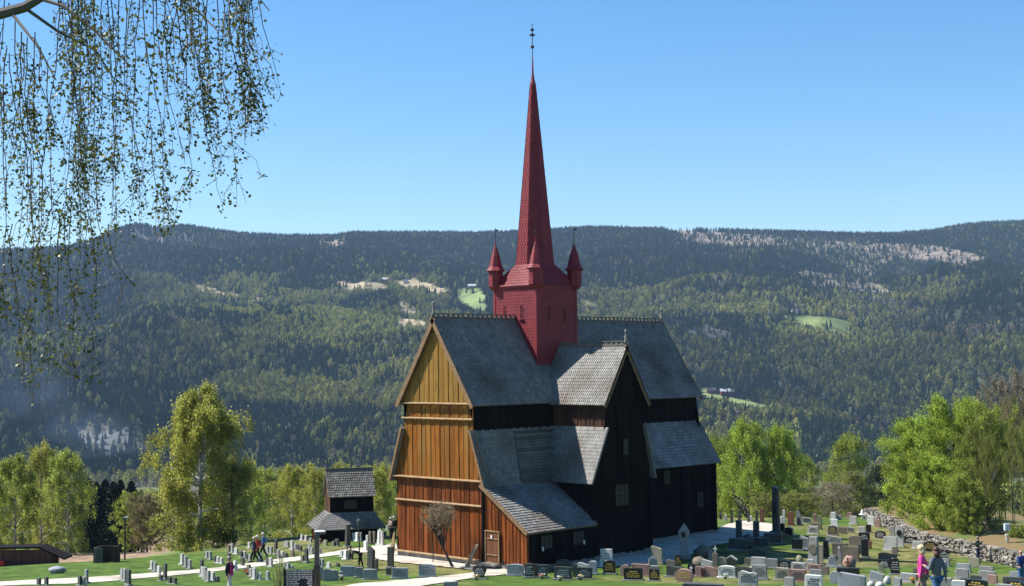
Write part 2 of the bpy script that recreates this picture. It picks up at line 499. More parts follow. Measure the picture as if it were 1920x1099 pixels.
# paths: gravel ribbons lying on the lawn
def ribbon(upper, lower, name, m=GRAVEL, lift=0.03, ncross=6, step=0.8):
    def dens(line):
        P = [hit(*q) for q in line]
        return P
    U, Lw = dens(upper), dens(lower)
    n = 60
    def resample(P, n):
        P = np.array(P)[:, :2]; seg = np.r_[0, np.cumsum(np.linalg.norm(np.diff(P, axis=0), axis=1))]
        t = np.linspace(0, seg[-1], n)
        # soften corners
        x = np.interp(t, seg, P[:, 0]); y = np.interp(t, seg, P[:, 1])
        for _ in range(3):
            x[1:-1] = (x[:-2]+x[1:-1]*2+x[2:])/4; y[1:-1] = (y[:-2]+y[1:-1]*2+y[2:])/4
        return np.stack([x, y], 1)
    U, Lw = resample(U, n), resample(Lw, n)
    jit = lambda: rng.normal(0, .09, (n, 1))
    U = U + jit(); Lw = Lw + jit()
    V = []
    for i in range(n):
        for j in range(ncross+1):
            k = j/ncross
            p = U[i]*(1-k)+Lw[i]*k
            s, d = SD(p[0], p[1])
            V.append((p[0], p[1], float(ground_z(s, d)) + lift))
    Q = [(i*(ncross+1)+j, i*(ncross+1)+j+1, (i+1)*(ncross+1)+j+1, (i+1)*(ncross+1)+j) for i in range(n-1) for j in range(ncross)]
    o = fastmesh(name, V, Q, None, m, smooth=True)
    tag(o, kind='structure')
ribbon([(-60,1096),(0,1091),(167,1083),(250,1077),(375,1068),(469,1056),(525,1048),(608,1038),(681,1027),(742,1019)],
       [(-60,1104),(0,1099),(167,1094),(250,1086),(375,1075),(469,1064),(525,1057),(593,1046),(686,1036),(748,1032)], 'path')
ribbon([(500,1120),(660,1096),(790,1085),(884,1075),(930,1066),(1000,1064)], [(600,1130),(798,1098),(856,1089),(916,1080),(950,1078),(1010,1074)], 'path', lift=.045)
ribbon([(688,1028),(742,1024),(748,1036),(820,1046),(905,1056),(990,1065),(1030,1064)], [(688,1036),(708,1050),(745,1056),(820,1062),(884,1070),(950,1078),(1030,1074)], 'gravel_yard', lift=.06)
ribbon([(1000,1062),(1118,1044),(1218,1016),(1300,1002),(1344,996),(1362,984),(1392,977),(1470,986)], [(1000,1070),(1140,1064),(1240,1058),(1290,1044),(1330,1026),(1385,1014),(1420,1008),(1475,1000)], 'gravel_yard', lift=.05)

# ------------------------------------------------------------------ forest on the mountain (beyond counting: stuff)
SPRUCE = mat("spruce_needles", (.018,.034,.016), (.030,.052,.022), 0.9, 3, tone=0.5, instancer=True, spec=.1)
BIRCHFAR = mat("spring_birch_leaves", (.155,.165,.045), (.225,.225,.06), 0.9, 3, tone=0.5, instancer=True, spec=.1, transl=.25)
BAREFAR = mat("bare_twigs", (.15,.13,.10), (.21,.18,.14), 0.9, 3, tone=0.4, instancer=True, spec=.1)
def proto(name, V, F, m):
    me = bpy.data.meshes.new(name); me.from_pydata(V, [], F); me.materials.append(m)
    return bpy.data.objects.new(name, me)
def spruce_proto(seed):
    r = random.Random(seed); V = []; F = []
    nt_ = 8; tiers = 9
    for k in range(tiers):
        z0 = .06 + .86*k/tiers; zt = z0 + .2; ra = (.205*(1-k/tiers)**.85 + .014)*r.uniform(.85, 1.15)
        c = len(V); V.append((r.uniform(-.01,.01), r.uniform(-.01,.01), min(zt, 1.0)))
        for j in range(nt_*2):
            a = 2*math.pi*(j+r.random()*.6)/(nt_*2); rr = ra*(1 if j % 2 else .5)*r.uniform(.75, 1.2)
            V.append((rr*math.cos(a), rr*math.sin(a), z0 - (0.035 if j % 2 else 0)))
        for j in range(nt_*2): F.append((c, c+1+j, c+1+(j+1) % (nt_*2)))
    return proto("spruce_form", V, F, SPRUCE)
def leafy_proto(seed, m, n=150, wide=.36):
    r = random.Random(seed); V = []; F = []
    for k in range(n):
        z = r.uniform(.12, 1.0); rr = wide*math.sin(math.pi*min(1, (z*.86+.12)))**.7*r.uniform(.45, 1.0); a = r.random()*6.283
        c = Vector((rr*math.cos(a), rr*math.sin(a), z)); s = r.uniform(.035, .085)
        d1 = Vector((r.gauss(0,1), r.gauss(0,1), r.gauss(0,1))).normalized()*s; d2 = d1.orthogonal().normalized()*s*r.uniform(.5,1)
        i = len(V); V += [tuple(c-d1), tuple(c+d2), tuple(c+d1), tuple(c-d2)]; F.append((i, i+1, i+2, i+3))
    for k in range(4):
        i = len(V); V += [(-.012, 0, k*.2), (.012, 0, k*.2), (.009, 0, k*.2+.2), (-.009, 0, k*.2+.2)]; F.append((i, i+1, i+2, i+3))
    return proto("leafy_form", V, F, m)
def scatter(name, label, pts, rots, scls, tones, protos, cat='forest'):
    me = bpy.data.meshes.new(name)
    me.vertices.add(len(pts)); me.vertices.foreach_set("co", np.asarray(pts, np.float32).ravel())
    for nm, dat in (("rz", rots), ("sc", scls), ("tone", tones)):
        at = me.attributes.new(nm, 'FLOAT', 'POINT'); at.data.foreach_set("value", np.asarray(dat, np.float32))
    pk = me.attributes.new("pick", 'INT', 'POINT'); pk.data.foreach_set("value", rng.integers(0, len(protos), len(pts)).astype(np.int32))
    o = bpy.data.objects.new(name, me); col.objects.link(o)
    g = bpy.data.node_groups.new(name, 'GeometryNodeTree')
    g.interface.new_socket("Geometry", in_out='INPUT', socket_type='NodeSocketGeometry')
    g.interface.new_socket("Geometry", in_out='OUTPUT', socket_type='NodeSocketGeometry')
    n = g.nodes; L = g.links
    gi = n.new("NodeGroupInput"); go = n.new("NodeGroupOutput")
    jn = n.new("GeometryNodeJoinGeometry")
    def attr(nm, typ='FLOAT'):
        a = n.new("GeometryNodeInputNamedAttribute"); a.data_type = typ; a.inputs[0].default_value = nm; return a
    ar, asx, ap = attr("rz"), attr("sc"), attr("pick", 'INT')
    cx = n.new("ShaderNodeCombineXYZ"); L.new(ar.outputs[0], cx.inputs[2])
    for k, p in enumerate(protos):
        oi = n.new("GeometryNodeObjectInfo"); oi.inputs[0].default_value = p; oi.inputs['As Instance'].default_value = True
        ip = n.new("GeometryNodeInstanceOnPoints")
        cmp_ = n.new("FunctionNodeCompare"); cmp_.data_type = 'INT'; cmp_.operation = 'EQUAL'
        L.new(ap.outputs[0], cmp_.inputs[2]); cmp_.inputs[3].default_value = k
        L.new(gi.outputs[0], ip.inputs['Points']); L.new(cmp_.outputs[0], ip.inputs['Selection'])
        L.new(oi.outputs['Geometry'], ip.inputs['Instance']); L.new(cx.outputs[0], ip.inputs['Rotation']); L.new(asx.outputs[0], ip.inputs['Scale'])
        L.new(ip.outputs[0], jn.inputs[0])
    L.new(jn.outputs[0], go.inputs[0])
    md = o.modifiers.new("scatter", 'NODES'); md.node_group = g
    tag(o, label=label, cat=cat, kind='stuff')
    return o
sprP = [spruce_proto(1), spruce_proto(2), spruce_proto(3)]
birP = [leafy_proto(4, BIRCHFAR), leafy_proto(5, BIRCHFAR)]
barP = [leafy_proto(6, BAREFAR, 110, .3)]
NT = 210000
dcand = np.sqrt(rng.uniform(1345**2, 3900**2, NT))
scand = rng.uniform(-1, 1, NT) * (0.43*dcand)
zc = mountain_z(scand, dcand)
Xc, Yc = W(scand, dcand)
pxc, pyc = projv(Xc, Yc, zc)
cv = cover(pxc, pyc)
cv2 = cover(pxc, pyc-11)
keep = ((cv == 0) & ~((cv2 > 0) & (cv2 != 3) & (rng.random(NT) < .85))) | ((cv == 3) & (rng.random(NT) < .25)) | ((cv == 5) & (rng.random(NT) < .22)) | ((cv == 4) & (rng.random(NT) < .08)) | (((cv == 1) | (cv == 2)) & (rng.random(NT) < .04))
LEAFZ = [([(400,712),(520,706),(640,722),(800,738),(800,775),(600,770),(480,765),(400,740)], 1.3), ([(1090,548),(1260,545),(1460,575),(1460,600),(1250,590),(1090,590)], .7),
         ([(620,600),(740,596),(800,640),(780,680),(640,670),(560,640)], .4), ([(1460,620),(1920,640),(1920,800),(1650,790),(1470,700)], .7), ([(1280,640),(1460,640),(1500,720),(1330,720)], .35),
         ([(0,640),(400,600),(500,680),(300,720),(0,720)], .3), ([(330,610),(420,625),(410,650),(330,640)], .8), ([(1460,560),(1750,590),(1720,640),(1600,650)], .5),([(1310,760),(1500,770),(1500,860),(1310,860)],.6)]
pl = np.full(NT, .05) + np.clip((fbm(scand/170, dcand/170, 3, 77)-.53)*6, 0, .8) * (pyc > 520) * (pxc > 250)
for P, v in LEAFZ:
    ins = poly_mask(pxc, pyc, P); pl[ins] = np.maximum(pl[ins], v*(.55 + .9*fbm(scand[ins]/60, dcand[ins]/60, 2, 5)*1.0))
rr = rng.random(NT)
isb = rr < pl
isbare = (~isb) & (rng.random(NT) < (.04 + .35*np.clip((fbm(scand/120+50, dcand/120, 2, 99)-.56)*4, 0, 1) + .35*poly_mask(pxc, pyc, [(1090,548),(1300,550),(1600,560),(1920,600),(1920,640),(1500,600),(1250,600),(1090,590)]) + .25*poly_mask(pxc, pyc, [(420,545),(500,560),(500,580),(400,575)])))
sizes = rng.uniform(8.5, 17, NT) * (1 - .25*np.clip((dcand-3000)/900, 0, 1))
tn = np.clip(rng.normal(0, .5, NT) + (fbm(scand/240, dcand/240, 3, 44)-.5)*3.6, -1, 1.2)
P3 = np.stack([Xc, Yc, zc-.3], -1); rz = rng.uniform(0, 6.28, NT)
for nm, lab, mk, pr, sf in (('spruce_forest', 'dark green spruce forest covering the far mountainside', keep & ~isb & ~isbare, sprP, 1.0),
                        ('birch_wood', 'yellow green spring birches spread among the mountain spruces', keep & isb, birP, .82),
                        ('bare_wood', 'greyish leafless trees mixed into the mountain forest', keep & isbare, barP, .7)):
    scatter(nm, lab, P3[mk], rz[mk], (sizes*sf)[mk], tn[mk], pr)
# brush and woods on the valley floor and on the slope below the churchyard
NV = 9000
dv_ = np.sqrt(rng.uniform(420**2, 1345**2, NV)); sv_ = rng.uniform(-1, 1, NV)*.42*dv_
nn = fbm(sv_/130, dv_/130, 3, 61)
kv = ((nn > .47) & (np.abs(dv_-1150-40*np.sin(sv_/120)) > 75)) | (dv_ > 1240)
zv = ground_z(sv_, dv_); Xv, Yv = W(sv_, dv_)
kb = rng.random(NV)
tv = np.clip(rng.normal(0, .5, NV), -1, 1)
PV = np.stack([Xv, Yv, zv-.3], -1); rv = rng.uniform(0, 6.28, NV); sv2 = rng.uniform(7, 14, NV)
scatter('valley_birch_wood', 'spring green trees along the valley floor', PV[kv & (kb < .45)], rv[kv & (kb < .45)], sv2[kv & (kb < .45)], tv[kv & (kb < .45)], birP)
scatter('valley_bare_wood', 'leafless grey brush along the river in the valley', PV[kv & (kb >= .45) & (kb < .85)], rv[kv & (kb >= .45) & (kb < .85)], .8*sv2[kv & (kb >= .45) & (kb < .85)], tv[kv & (kb >= .45) & (kb < .85)], barP)
scatter('valley_spruce_wood', 'dark spruces scattered on the valley floor', PV[kv & (kb >= .85)], rv[kv & (kb >= .85)], sv2[kv & (kb >= .85)], tv[kv & (kb >= .85)], sprP)
# rocks of the bare patches
nb = 2600
ds_ = np.sqrt(rng.uniform(1345**2, 3600**2, nb*30)); s_ = rng.uniform(-.42, .42, nb*30)*ds_
zz_ = mountain_z(s_, ds_); xx_, yy_ = W(s_, ds_); a_, b_ = projv(xx_, yy_, zz_)
cc_ = cover(a_, b_); kk = ((cc_ == 3) & (rng.random(len(cc_)) < .6)) | ((cc_ == 4) & (rng.random(len(cc_)) < .4)) | ((cc_ == 5) & (rng.random(len(cc_)) < .12))
def rock_proto(seed):
    r = random.Random(seed); b = MB(); b.ball((0,0,0), 1, 6, 4)
    return proto("rock_form", [(x*r.uniform(.6,1.3), y*r.uniform(.6,1.3), z*r.uniform(.5,1.1)) for x, y, z in b.v], b.f, mat("mountain_rock", (.10,.095,.09), (.18,.172,.16), .9, .4, tone=.3, instancer=True))
kn = kk.sum()
scatter('scree', 'pale bare rocks and scree on the mountainside', np.stack([xx_, yy_, zz_], -1)[kk], rng.uniform(0,6,kn), rng.uniform(1.0, 3.2, kn), rng.uniform(-1,1,kn), [rock_proto(3), rock_proto(8)], 'rocks')

# farms on the terraces
def farm(px, py, wm, hm, dm, wallc, roofc, label, name='farm_house', turn=0.2):
    d = 1350.0
    dv = FWD + R2*(px-960)/F_PX - U2*(py-549.5)/F_PX
    t = np.arange(1350, 3700, 3.0); P = CAM + t[:, None]*dv; s, dd_ = SD(P[:, 0], P[:, 1]); g = mountain_z(s, dd_)
    b = np.nonzero(P[:, 2] < g)[0]
    q = P[b[0]] if len(b) else P[400]
    q = (q[0], q[1], float(mountain_z(*SD(q[0], q[1])))-.5)
    e = empty(name, q, YAW - math.pi/2 + turn)
    b = MB(); b.box((0,0,hm*.5), (wm, dm, hm)); 
    b.prism([(-wm/2, -dm/2, hm), (-wm/2, dm/2, hm), (-wm/2, 0, hm+dm*.36)], (wm, 0, 0)); b.build('wall', wallc, e)
    r = MB()
    for sy in (-1, 1):
        r.prism([(-wm/2-.5, sy*(dm/2+.6), hm-.4), (-wm/2-.5, 0, hm+dm*.38), (-wm/2-.5, 0, hm+dm*.38+.35), (-wm/2-.5, sy*(dm/2+.6), hm-.05)], (wm+1, 0, 0))
    r.build('roof', roofc, e)
    k = max(2, int(wm//3.5))
    for i in range(k):
        f = MB(); f.box(((i+.5)/k*wm-wm/2, -dm/2-.04, hm*.55), (1.1, .08, 1.3)); f.build('window', IRON, e)
    tag(e, label, 'house', 'farm buildings on the mountain terraces')
FR = mat("falun_red", (.26,.045,.035), rough=.8, scale=2); FW = mat("farm_white", (.75,.74,.72), rough=.7, scale=2); RS = mat("slate_roof", (.12,.12,.13), rough=.6, scale=2); RP = mat("pale_metal_roof", (.45,.46,.47), rough=.5, scale=2)
farm(888, 541, 20, 4.5, 9, mat("barn_grey", (.2,.19,.18), scale=2), RP, 'grey barn with pale roof above the light green clearing, left of the red tower', 'barn', .1)
farm(722, 529, 15, 4.5, 8, FR, RP, 'long low farm building on the tan clearing high on the mountain', 'barn', -.1)
farm(760, 531, 9, 4, 7, FW, RS, 'small pale house right of the long farm building on the tan clearing')
farm(1362, 742, 16, 5, 8, FR, RP, 'large red barn on the lower green field right of the church', 'barn', .1)
farm(1334, 737, 9, 4, 7, FR, RS, 'small red house left of the large red barn')
farm(1490, 588, 9, 4.5, 7, FW, RS, 'white house at the left end of the upper green field')
farm(1578, 580, 8, 5, 6, FW, RS, 'pale house above the right end of the upper green field')
farm(1612, 604, 13, 4, 7, FR, RS, 'red farm building at the right end of the upper green field', 'barn')
farm(1640, 601, 8, 4.5, 6, FW, RS, 'white house right of the red farm building')

# ------------------------------------------------------------------ bonfire smoke over the scree at the left
SM = bpy.data.materials.new("wood_smoke"); SM.use_nodes = True
sn = SM.node_tree.nodes; sn.remove(sn["Principled BSDF"]); SLk = SM.node_tree.links
sp = sn.new("ShaderNodeVolumePrincipled"); sp.inputs['Color'].default_value = (.50, .68, 1.0, 1); sp.inputs['Anisotropy'].default_value = 0.2
stc = sn.new("ShaderNodeTexCoord"); sno = sn.new("ShaderNodeTexNoise"); sno.inputs['Scale'].default_value = .012; sno.inputs['Detail'].default_value = 4; sno.inputs['Distortion'].default_value = 1.8
SLk.new(stc.outputs['Object'], sno.inputs['Vector'])
smr = sn.new("ShaderNodeMapRange"); smr.inputs[1].default_value = .50; smr.inputs[2].default_value = .72; smr.inputs[3].default_value = 0.0; smr.inputs[4].default_value = 0.0017
SLk.new(sno.outputs[0], smr.inputs[0]); SLk.new(smr.outputs[0], sp.inputs['Density']); SLk.new(sp.outputs[0], sn["Material Output"].inputs['Volume'])
SM.cycles.volume_step_rate = 4.0
smb = MB(); pl_ = [at_depth(a, b, 1180.0) for a, b in ((-60, 640), (60, 700), (165, 775), (285, 850), (150, 862), (20, 800), (-60, 760))]
for k_ in range(1): smb.prism([Vector(v) for v in pl_], Vector(FH)*90)
smo = smb.build('smoke', SM, recalc=True); tag(smo, 'thin blue bonfire smoke drifting over the valley at the left', 'smoke', kind='stuff')

# ------------------------------------------------------------------ haze
HM = bpy.data.materials.new("haze_air"); HM.use_nodes = True
hn = HM.node_tree.nodes; hn.remove(hn["Principled BSDF"])
pv = hn.new("ShaderNodeVolumePrincipled"); pv.inputs['Color'].default_value = (.45, .68, 1.0, 1); pv.inputs['Density'].default_value = 0.000056; pv.inputs['Anisotropy'].default_value = 0.0
HM.node_tree.links.new(pv.outputs[0], hn["Material Output"].inputs['Volume'])
hb = MB(); hb.box((CAM[0]+FH[0]*3500, CAM[1]+FH[1]*3500, 90), (14000, 15000, 900), (FH[0], FH[1], 0), (RT[0], RT[1], 0))
ho = hb.build('haze', HM, recalc=True); tag(ho, 'pale blue air between the churchyard and the mountain', 'haze', kind='stuff')

# ------------------------------------------------------------------ stave church
rnd = random.Random(11)
CH = empty('stave_church')
tag(CH, 'tall dark timber stave church with grey shingle roofs and a red shingled spire', 'church')
def V3(*a): return Vector(a)
def shingles(mb, A, B, C, D, wd=0.17, ht=0.24, th=0.03, thick=0.10, pointed=True, base=True, rib=.4):
    """shingled quad: A,B upper edge, D,C lower edge (A above D)"""
    A, B, C, D = map(Vector, (A, B, C, D))
    nrm = (B-A).cross(D-A)
    if nrm.length < 1e-6: nrm = (C-D).cross(A-D)
    nrm.normalize()
    if nrm.z < -0.001 or (abs(nrm.z) <= 0.001 and nrm.dot(Vector((-1, -1, 0))) < 0): nrm = -nrm
    if base: mb.prism([A, B, C, D], -nrm*thick, -0.3)
    H = ((D+C)/2 - (A+B)/2).length
    nr = max(1, int(round(H/ht)))
    ud = (B-A).normalized() if (B-A).length > 1e-6 else (C-D).normalized()
    for r in range(nr):
        t0 = r/nr; t1 = (r+1)/nr
        L0, R0 = A.lerp(D, t0), B.lerp(C, t0); L1, R1 = A.lerp(D, t1), B.lerp(C, t1)
        wl = (R1-L1).length; n = max(1, int(round(wl/wd)))
        off = (r*0.3) % 1.0
        k = -off
        rowtone = rnd.uniform(-.06, .06)
        while k < n:
            a = max(0, k)/n; b = min(n, k+1)/n; k += 1
            if b-a < 1e-4: continue
            lift = nrm*(th*rnd.uniform(.8, 1.25)); dn = (L1-L0)
            tl_ = th*abs(rib); ra, rb_ = (0, tl_) if rib > 0 else (tl_, 0); p0 = L0.lerp(R0, a) + nrm*(.004+ra); p1 = L0.lerp(R0, b) + nrm*(.004+rb_)
            q0 = L1.lerp(R1, a) + lift + nrm*ra; q1 = L1.lerp(R1, b) + lift + nrm*rb_
            g = (q1-q0)*.04
            q0 += g; q1 -= g
            tone = max(-1, min(1, rnd.gauss(0, .30)+rowtone))
            if pointed:
                tip = (q0+q1)/2 + dn*.22; c0 = q0 - dn*.12; c1 = q1 - dn*.12
                mb.face([p0, p1, c1, tip, c0], tone)
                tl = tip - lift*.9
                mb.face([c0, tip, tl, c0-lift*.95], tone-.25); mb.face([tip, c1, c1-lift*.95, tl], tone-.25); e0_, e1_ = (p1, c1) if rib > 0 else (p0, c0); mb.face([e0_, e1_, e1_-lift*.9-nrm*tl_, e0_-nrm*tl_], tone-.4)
            else:
                mb.face([p0, p1, q1, q0], tone)
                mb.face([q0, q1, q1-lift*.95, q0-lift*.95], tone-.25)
def planks(name, mtl, p0, udir, nrm, U0, U1, zlo, zhi, wd=0.42, parent=CH, gap=.012, alt=0.022, thick=.05, tjit=.5, batten=True, skip=None):
    """vertical board and batten wall; zlo/zhi functions of u"""
    mb = MB(); p0 = Vector(p0); u = Vector(udir); n = Vector(nrm)
    L = U1-U0; N = max(1, int(round(L/wd))); w_ = L/N
    for i in range(N):
        a = U0+i*w_; b = a+w_
        outs = [(a, b, 0.0, 0)]
        tone = max(-1, min(1, rnd.gauss(0, tjit)))
        cuts = [a, b]
        for c in (0.0,) if (a < -1e-6 < 1e-6 < b) else (): cuts = [a, c, b]
        for x, y in zip(cuts, cuts[1:]):
            z0a, z0b, z1a, z1b = zlo(x), zlo(y), zhi(x), zhi(y)
            if max(z1a-z0a, z1b-z0b) < .03: continue
            off = (i % 2)*alt
            P = [p0+u*x+n*off, p0+u*y+n*off]
            poly = [V3(P[0].x, P[0].y, z0a), V3(P[1].x, P[1].y, z0b), V3(P[1].x, P[1].y, max(z1b, z0b+.005)), V3(P[0].x, P[0].y, max(z1a, z0a+.005))]
            mb.prism(poly, -n*(thick+off), tone)
        if batten:
            x = b - .03 + rnd.uniform(-.01, .01); z0, z1 = zlo(x), zhi(x)
            if z1-z0 > .15 and x < U1-.02:
                off = alt+.012
                c = p0+u*x+n*(off-.02)
                mb.box((c.x, c.y, (z0+z1)/2), (.05, .05, z1-z0-.01), u, n, (0,0,1), max(-1, min(1, tone+rnd.uniform(-.5, .3))))
    return mb.build(name, mtl, parent)
XT, HT = 9.05, 2.0
ZR, ZE, A1 = 14.92, 9.46, 3.574
ZRT, ZET, A1T = 13.06, 9.35, 2.234
XE = 22.26; O = 0.33
kN = (ZR-ZE)/A1; kT = (ZRT-ZET)/A1T
S = -1
# --- main roof (nave and chancel), both slopes
mb = MB()
for sy in (-1, 1):
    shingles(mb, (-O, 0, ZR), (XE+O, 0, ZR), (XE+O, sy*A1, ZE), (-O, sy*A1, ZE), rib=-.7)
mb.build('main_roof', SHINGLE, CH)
# --- transept roofs
for sy in (-1, 1):
    mb = MB(); ye = sy*(7.68+O)
    for sx in (-1, 1):
        shingles(mb, (XT, sy*1.1, ZRT), (XT, ye, ZRT), (XT+sx*A1T, ye, ZET), (XT+sx*A1T, sy*2.6, ZET), rib=.8)
    mb.build('transept_roof', SHINGLE, CH)
# --- aisle roofs
mb = MB()
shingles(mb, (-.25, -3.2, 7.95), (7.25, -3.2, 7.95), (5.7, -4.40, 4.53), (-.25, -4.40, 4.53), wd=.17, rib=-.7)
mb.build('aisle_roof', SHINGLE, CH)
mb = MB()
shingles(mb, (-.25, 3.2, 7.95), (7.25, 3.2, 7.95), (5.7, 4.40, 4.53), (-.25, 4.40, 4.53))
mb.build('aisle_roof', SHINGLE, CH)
for sy in (-1, 1):
    mb = MB(); shingles(mb, (10.5, sy*3.05, 8.0), (XE+O, sy*3.05, 8.0), (XE+O, sy*5.16, 4.79), (10.5, sy*5.16, 4.79)); mb.build('chancel_aisle_roof', SHINGLE, CH)
    mb = MB(); ye = sy*(7.68+.28)
    shingles(mb, (7.16, sy*3.0, 7.95), (7.16, ye, 7.95), (5.56, ye, 4.53), (5.56, sy*4.1, 4.53)); mb.build('transept_aisle_roof', SHINGLE, CH)
    mb = MB()
    shingles(mb, (10.93, sy*3.0, 7.95), (10.93, ye, 7.95), (11.85, ye, 4.53), (11.85, sy*3.0, 4.53)); mb.build('transept_aisle_roof', SHINGLE, CH)
# brown board infill in the corner of nave and transept
mb = MB()
A, B, C, D = V3(3.43, -3.30, 7.75), V3(7.1, -3.30, 7.75), V3(5.85, -4.44, 4.60), V3(2.95, -4.44, 4.60)
nrm = (B-A).cross(D-A).normalized()
if nrm.z < 0: nrm = -nrm
for i in range(17):
    t0, t1 = i/17, (i+1)/17
    a, b, c, d = A.lerp(D, t0), B.lerp(C, t0), B.lerp(C, t1), A.lerp(D, t1)
    mb.prism([a+nrm*.05, b+nrm*.05, c+nrm*.10, d+nrm*.10], -nrm*.05, rnd.uniform(-1, 1))
mb.build('corner_infill_boards', SHINGLE_BROWN, CH)
# --- lean-to porch roof on the near side
mb = MB(); shingles(mb, (-.3, -4.12, 4.66), (5.85, -4.12, 4.66), (5.85, -8.04, 2.03), (-.3, -8.04, 2.03), wd=.19, ht=.22, th=.06, rib=.7); mb.build('porch_roof', SHINGLE, CH)

# --- facade (west), three tiers
def lin(x, x0, z0, x1, z1): return z0 + (z1-z0)*(x-x0)/(x1-x0)
UX, NX = (0, -1, 0), (-1, 0, 0)      # along the facade to the right, outward
g_hi = lambda u: ZR - .12 - kN*abs(u)
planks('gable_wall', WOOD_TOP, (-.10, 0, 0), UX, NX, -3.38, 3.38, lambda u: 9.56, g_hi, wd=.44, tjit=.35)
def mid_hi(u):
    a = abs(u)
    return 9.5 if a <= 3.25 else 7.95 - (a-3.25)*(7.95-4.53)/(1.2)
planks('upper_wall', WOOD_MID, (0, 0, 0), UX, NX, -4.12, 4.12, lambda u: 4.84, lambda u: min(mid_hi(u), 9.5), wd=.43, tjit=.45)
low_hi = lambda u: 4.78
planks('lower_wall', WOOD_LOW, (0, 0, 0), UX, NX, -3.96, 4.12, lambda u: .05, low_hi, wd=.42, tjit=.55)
por_hi = lambda u: 4.50 - (u-4.2)*(4.60-2.03)/3.92
planks('porch_front_wall', WOOD_LOW, (0, 0, 0), UX, NX, 4.17, 7.76, lambda u: .03, por_hi, wd=.30, tjit=.55)
# sloping drip boards, their paler colour stands for light on the tops
def ledge(y0, y1, z, d=.17, x=0.0):
    mb = MB(); mb.prism([(x-.07, y0, z+.06), (x-.07-d, y0, z), (x-.07-d, y0, z-.045), (x-.07, y0, z-.045)], (0, y1-y0, 0)); return mb.build('drip_ledge', WOOD_TRIM, CH)
ledge(-3.42, 3.42, 9.55, .15, -.08); ledge(-3.28, 3.28, 8.6, .12); ledge(-4.12, 4.12, 4.86, .2); ledge(-4.02, 4.0, 3.36, .12); ledge(-3.95, 4.1, .08, .14)
ledge(-.62, .62, 13.9, .08, -.1)
mb = MB(); mb.box((-.05, -4.10, 2.3), (.2, .16, 4.5)); mb.build('corner_post', TAR, CH)
# bargeboards
def barge(pts, nm='bargeboard', wdt=.30, th=.07, axis=0, m_=WOOD_BARGE):
    mb = MB()
    for p, q in zip(pts, pts[1:]):
        p, q = Vector(p), Vector(q); d = (q-p).normalized(); side = V3(1, 0, 0) if axis == 0 else V3(0, 1, 0)
        dn = d.cross(side); dn = dn if dn.z < 0 else -dn; dn.normalize()
        mb.prism([p, q, q+dn*wdt, p+dn*wdt], side*th)
    return mb.build(nm, m_, CH)
for sy in (-1, 1):
    barge([(-O-.08, 0, ZR+.06), (-O-.08, sy*(A1+.08), ZE-.06)])
    barge([(XE+O+.01, 0, ZR+.06), (XE+O+.01, sy*(A1+.08), ZE-.06)])
    barge([(-.33, sy*3.24, 8.0), (-.33, sy*4.46, 4.50)], wdt=.16)
barge([(-.38, -4.15, 4.75), (-.38, -8.12, 2.10)], wdt=.22)
barge([(5.80, -4.15, 4.75), (5.80, -8.12, 2.10)], wdt=.2)
for sy in (-1, 1):
    for sx in (-1, 1):
        barge([(XT, sy*8.01+(0 if sy < 0 else -.0), ZRT+.06), (XT+sx*(A1T+.06), sy*8.01, ZET-.06)], axis=1, wdt=.24)
        barge([(XE+O+.01, sy*3.0, 8.06), (XE+O+.01, sy*5.2, 4.76)], wdt=.2, m_=TAR) if sx < 0 else None
# ridge crests with a row of cut-outs
def crest(x0, y0, x1, y1, z):
    mb = MB(); a, b = V3(x0, y0, z), V3(x1, y1, z); d = (b-a); L = d.length; d.normalize(); s = d.cross(V3(0,0,1))
    mb.box((a+b)/2+V3(0,0,.05), (L, .16, .10), d, s); mb.box((a+b)/2+V3(0,0,.29), (L, .12, .05), d, s)
    n = int(L/.42)
    for i in range(n+1):
        c = a + d*(i*L/n)
        mb.prism([c-d*.13+V3(0,0,.10)-s*.03, c+d*.13+V3(0,0,.10)-s*.03, c+d*.07+V3(0,0,.27)-s*.03, c-d*.07+V3(0,0,.27)-s*.03], s*.06)
    return mb.build('ridge_crest', ROOFEDGE, CH)
crest(-O, 0, 7.0, 0, ZR); crest(11.1, 0, XE+O, 0, ZR); crest(XT, -1.4, XT, -8.0, ZRT); crest(XT, 1.4, XT, 8.0, ZRT)
def finial(x, y, z, s=1.0):
    mb = MB(); mb.lathe((x, y, z), [(.13*s, 0), (.13*s, .3*s), (.07*s, .36*s), (.15*s, .55*s), (.06*s, .7*s), (.05*s, .8*s), (.13*s, .9*s), (.11*s, 1.02*s), (.02, 1.12*s)], 8)
    return mb.build('finial', mat("weathered_finial", (.2,.2,.19), (.14,.14,.13), .8), CH, smooth=True)
finial(-O+.05, 0, ZR+.1, .85); finial(XE+O-.05, 0, ZR+.1, .85); finial(XT, -7.9, ZRT+.1, .85); finial(XT, 7.9, ZRT+.1, .85)

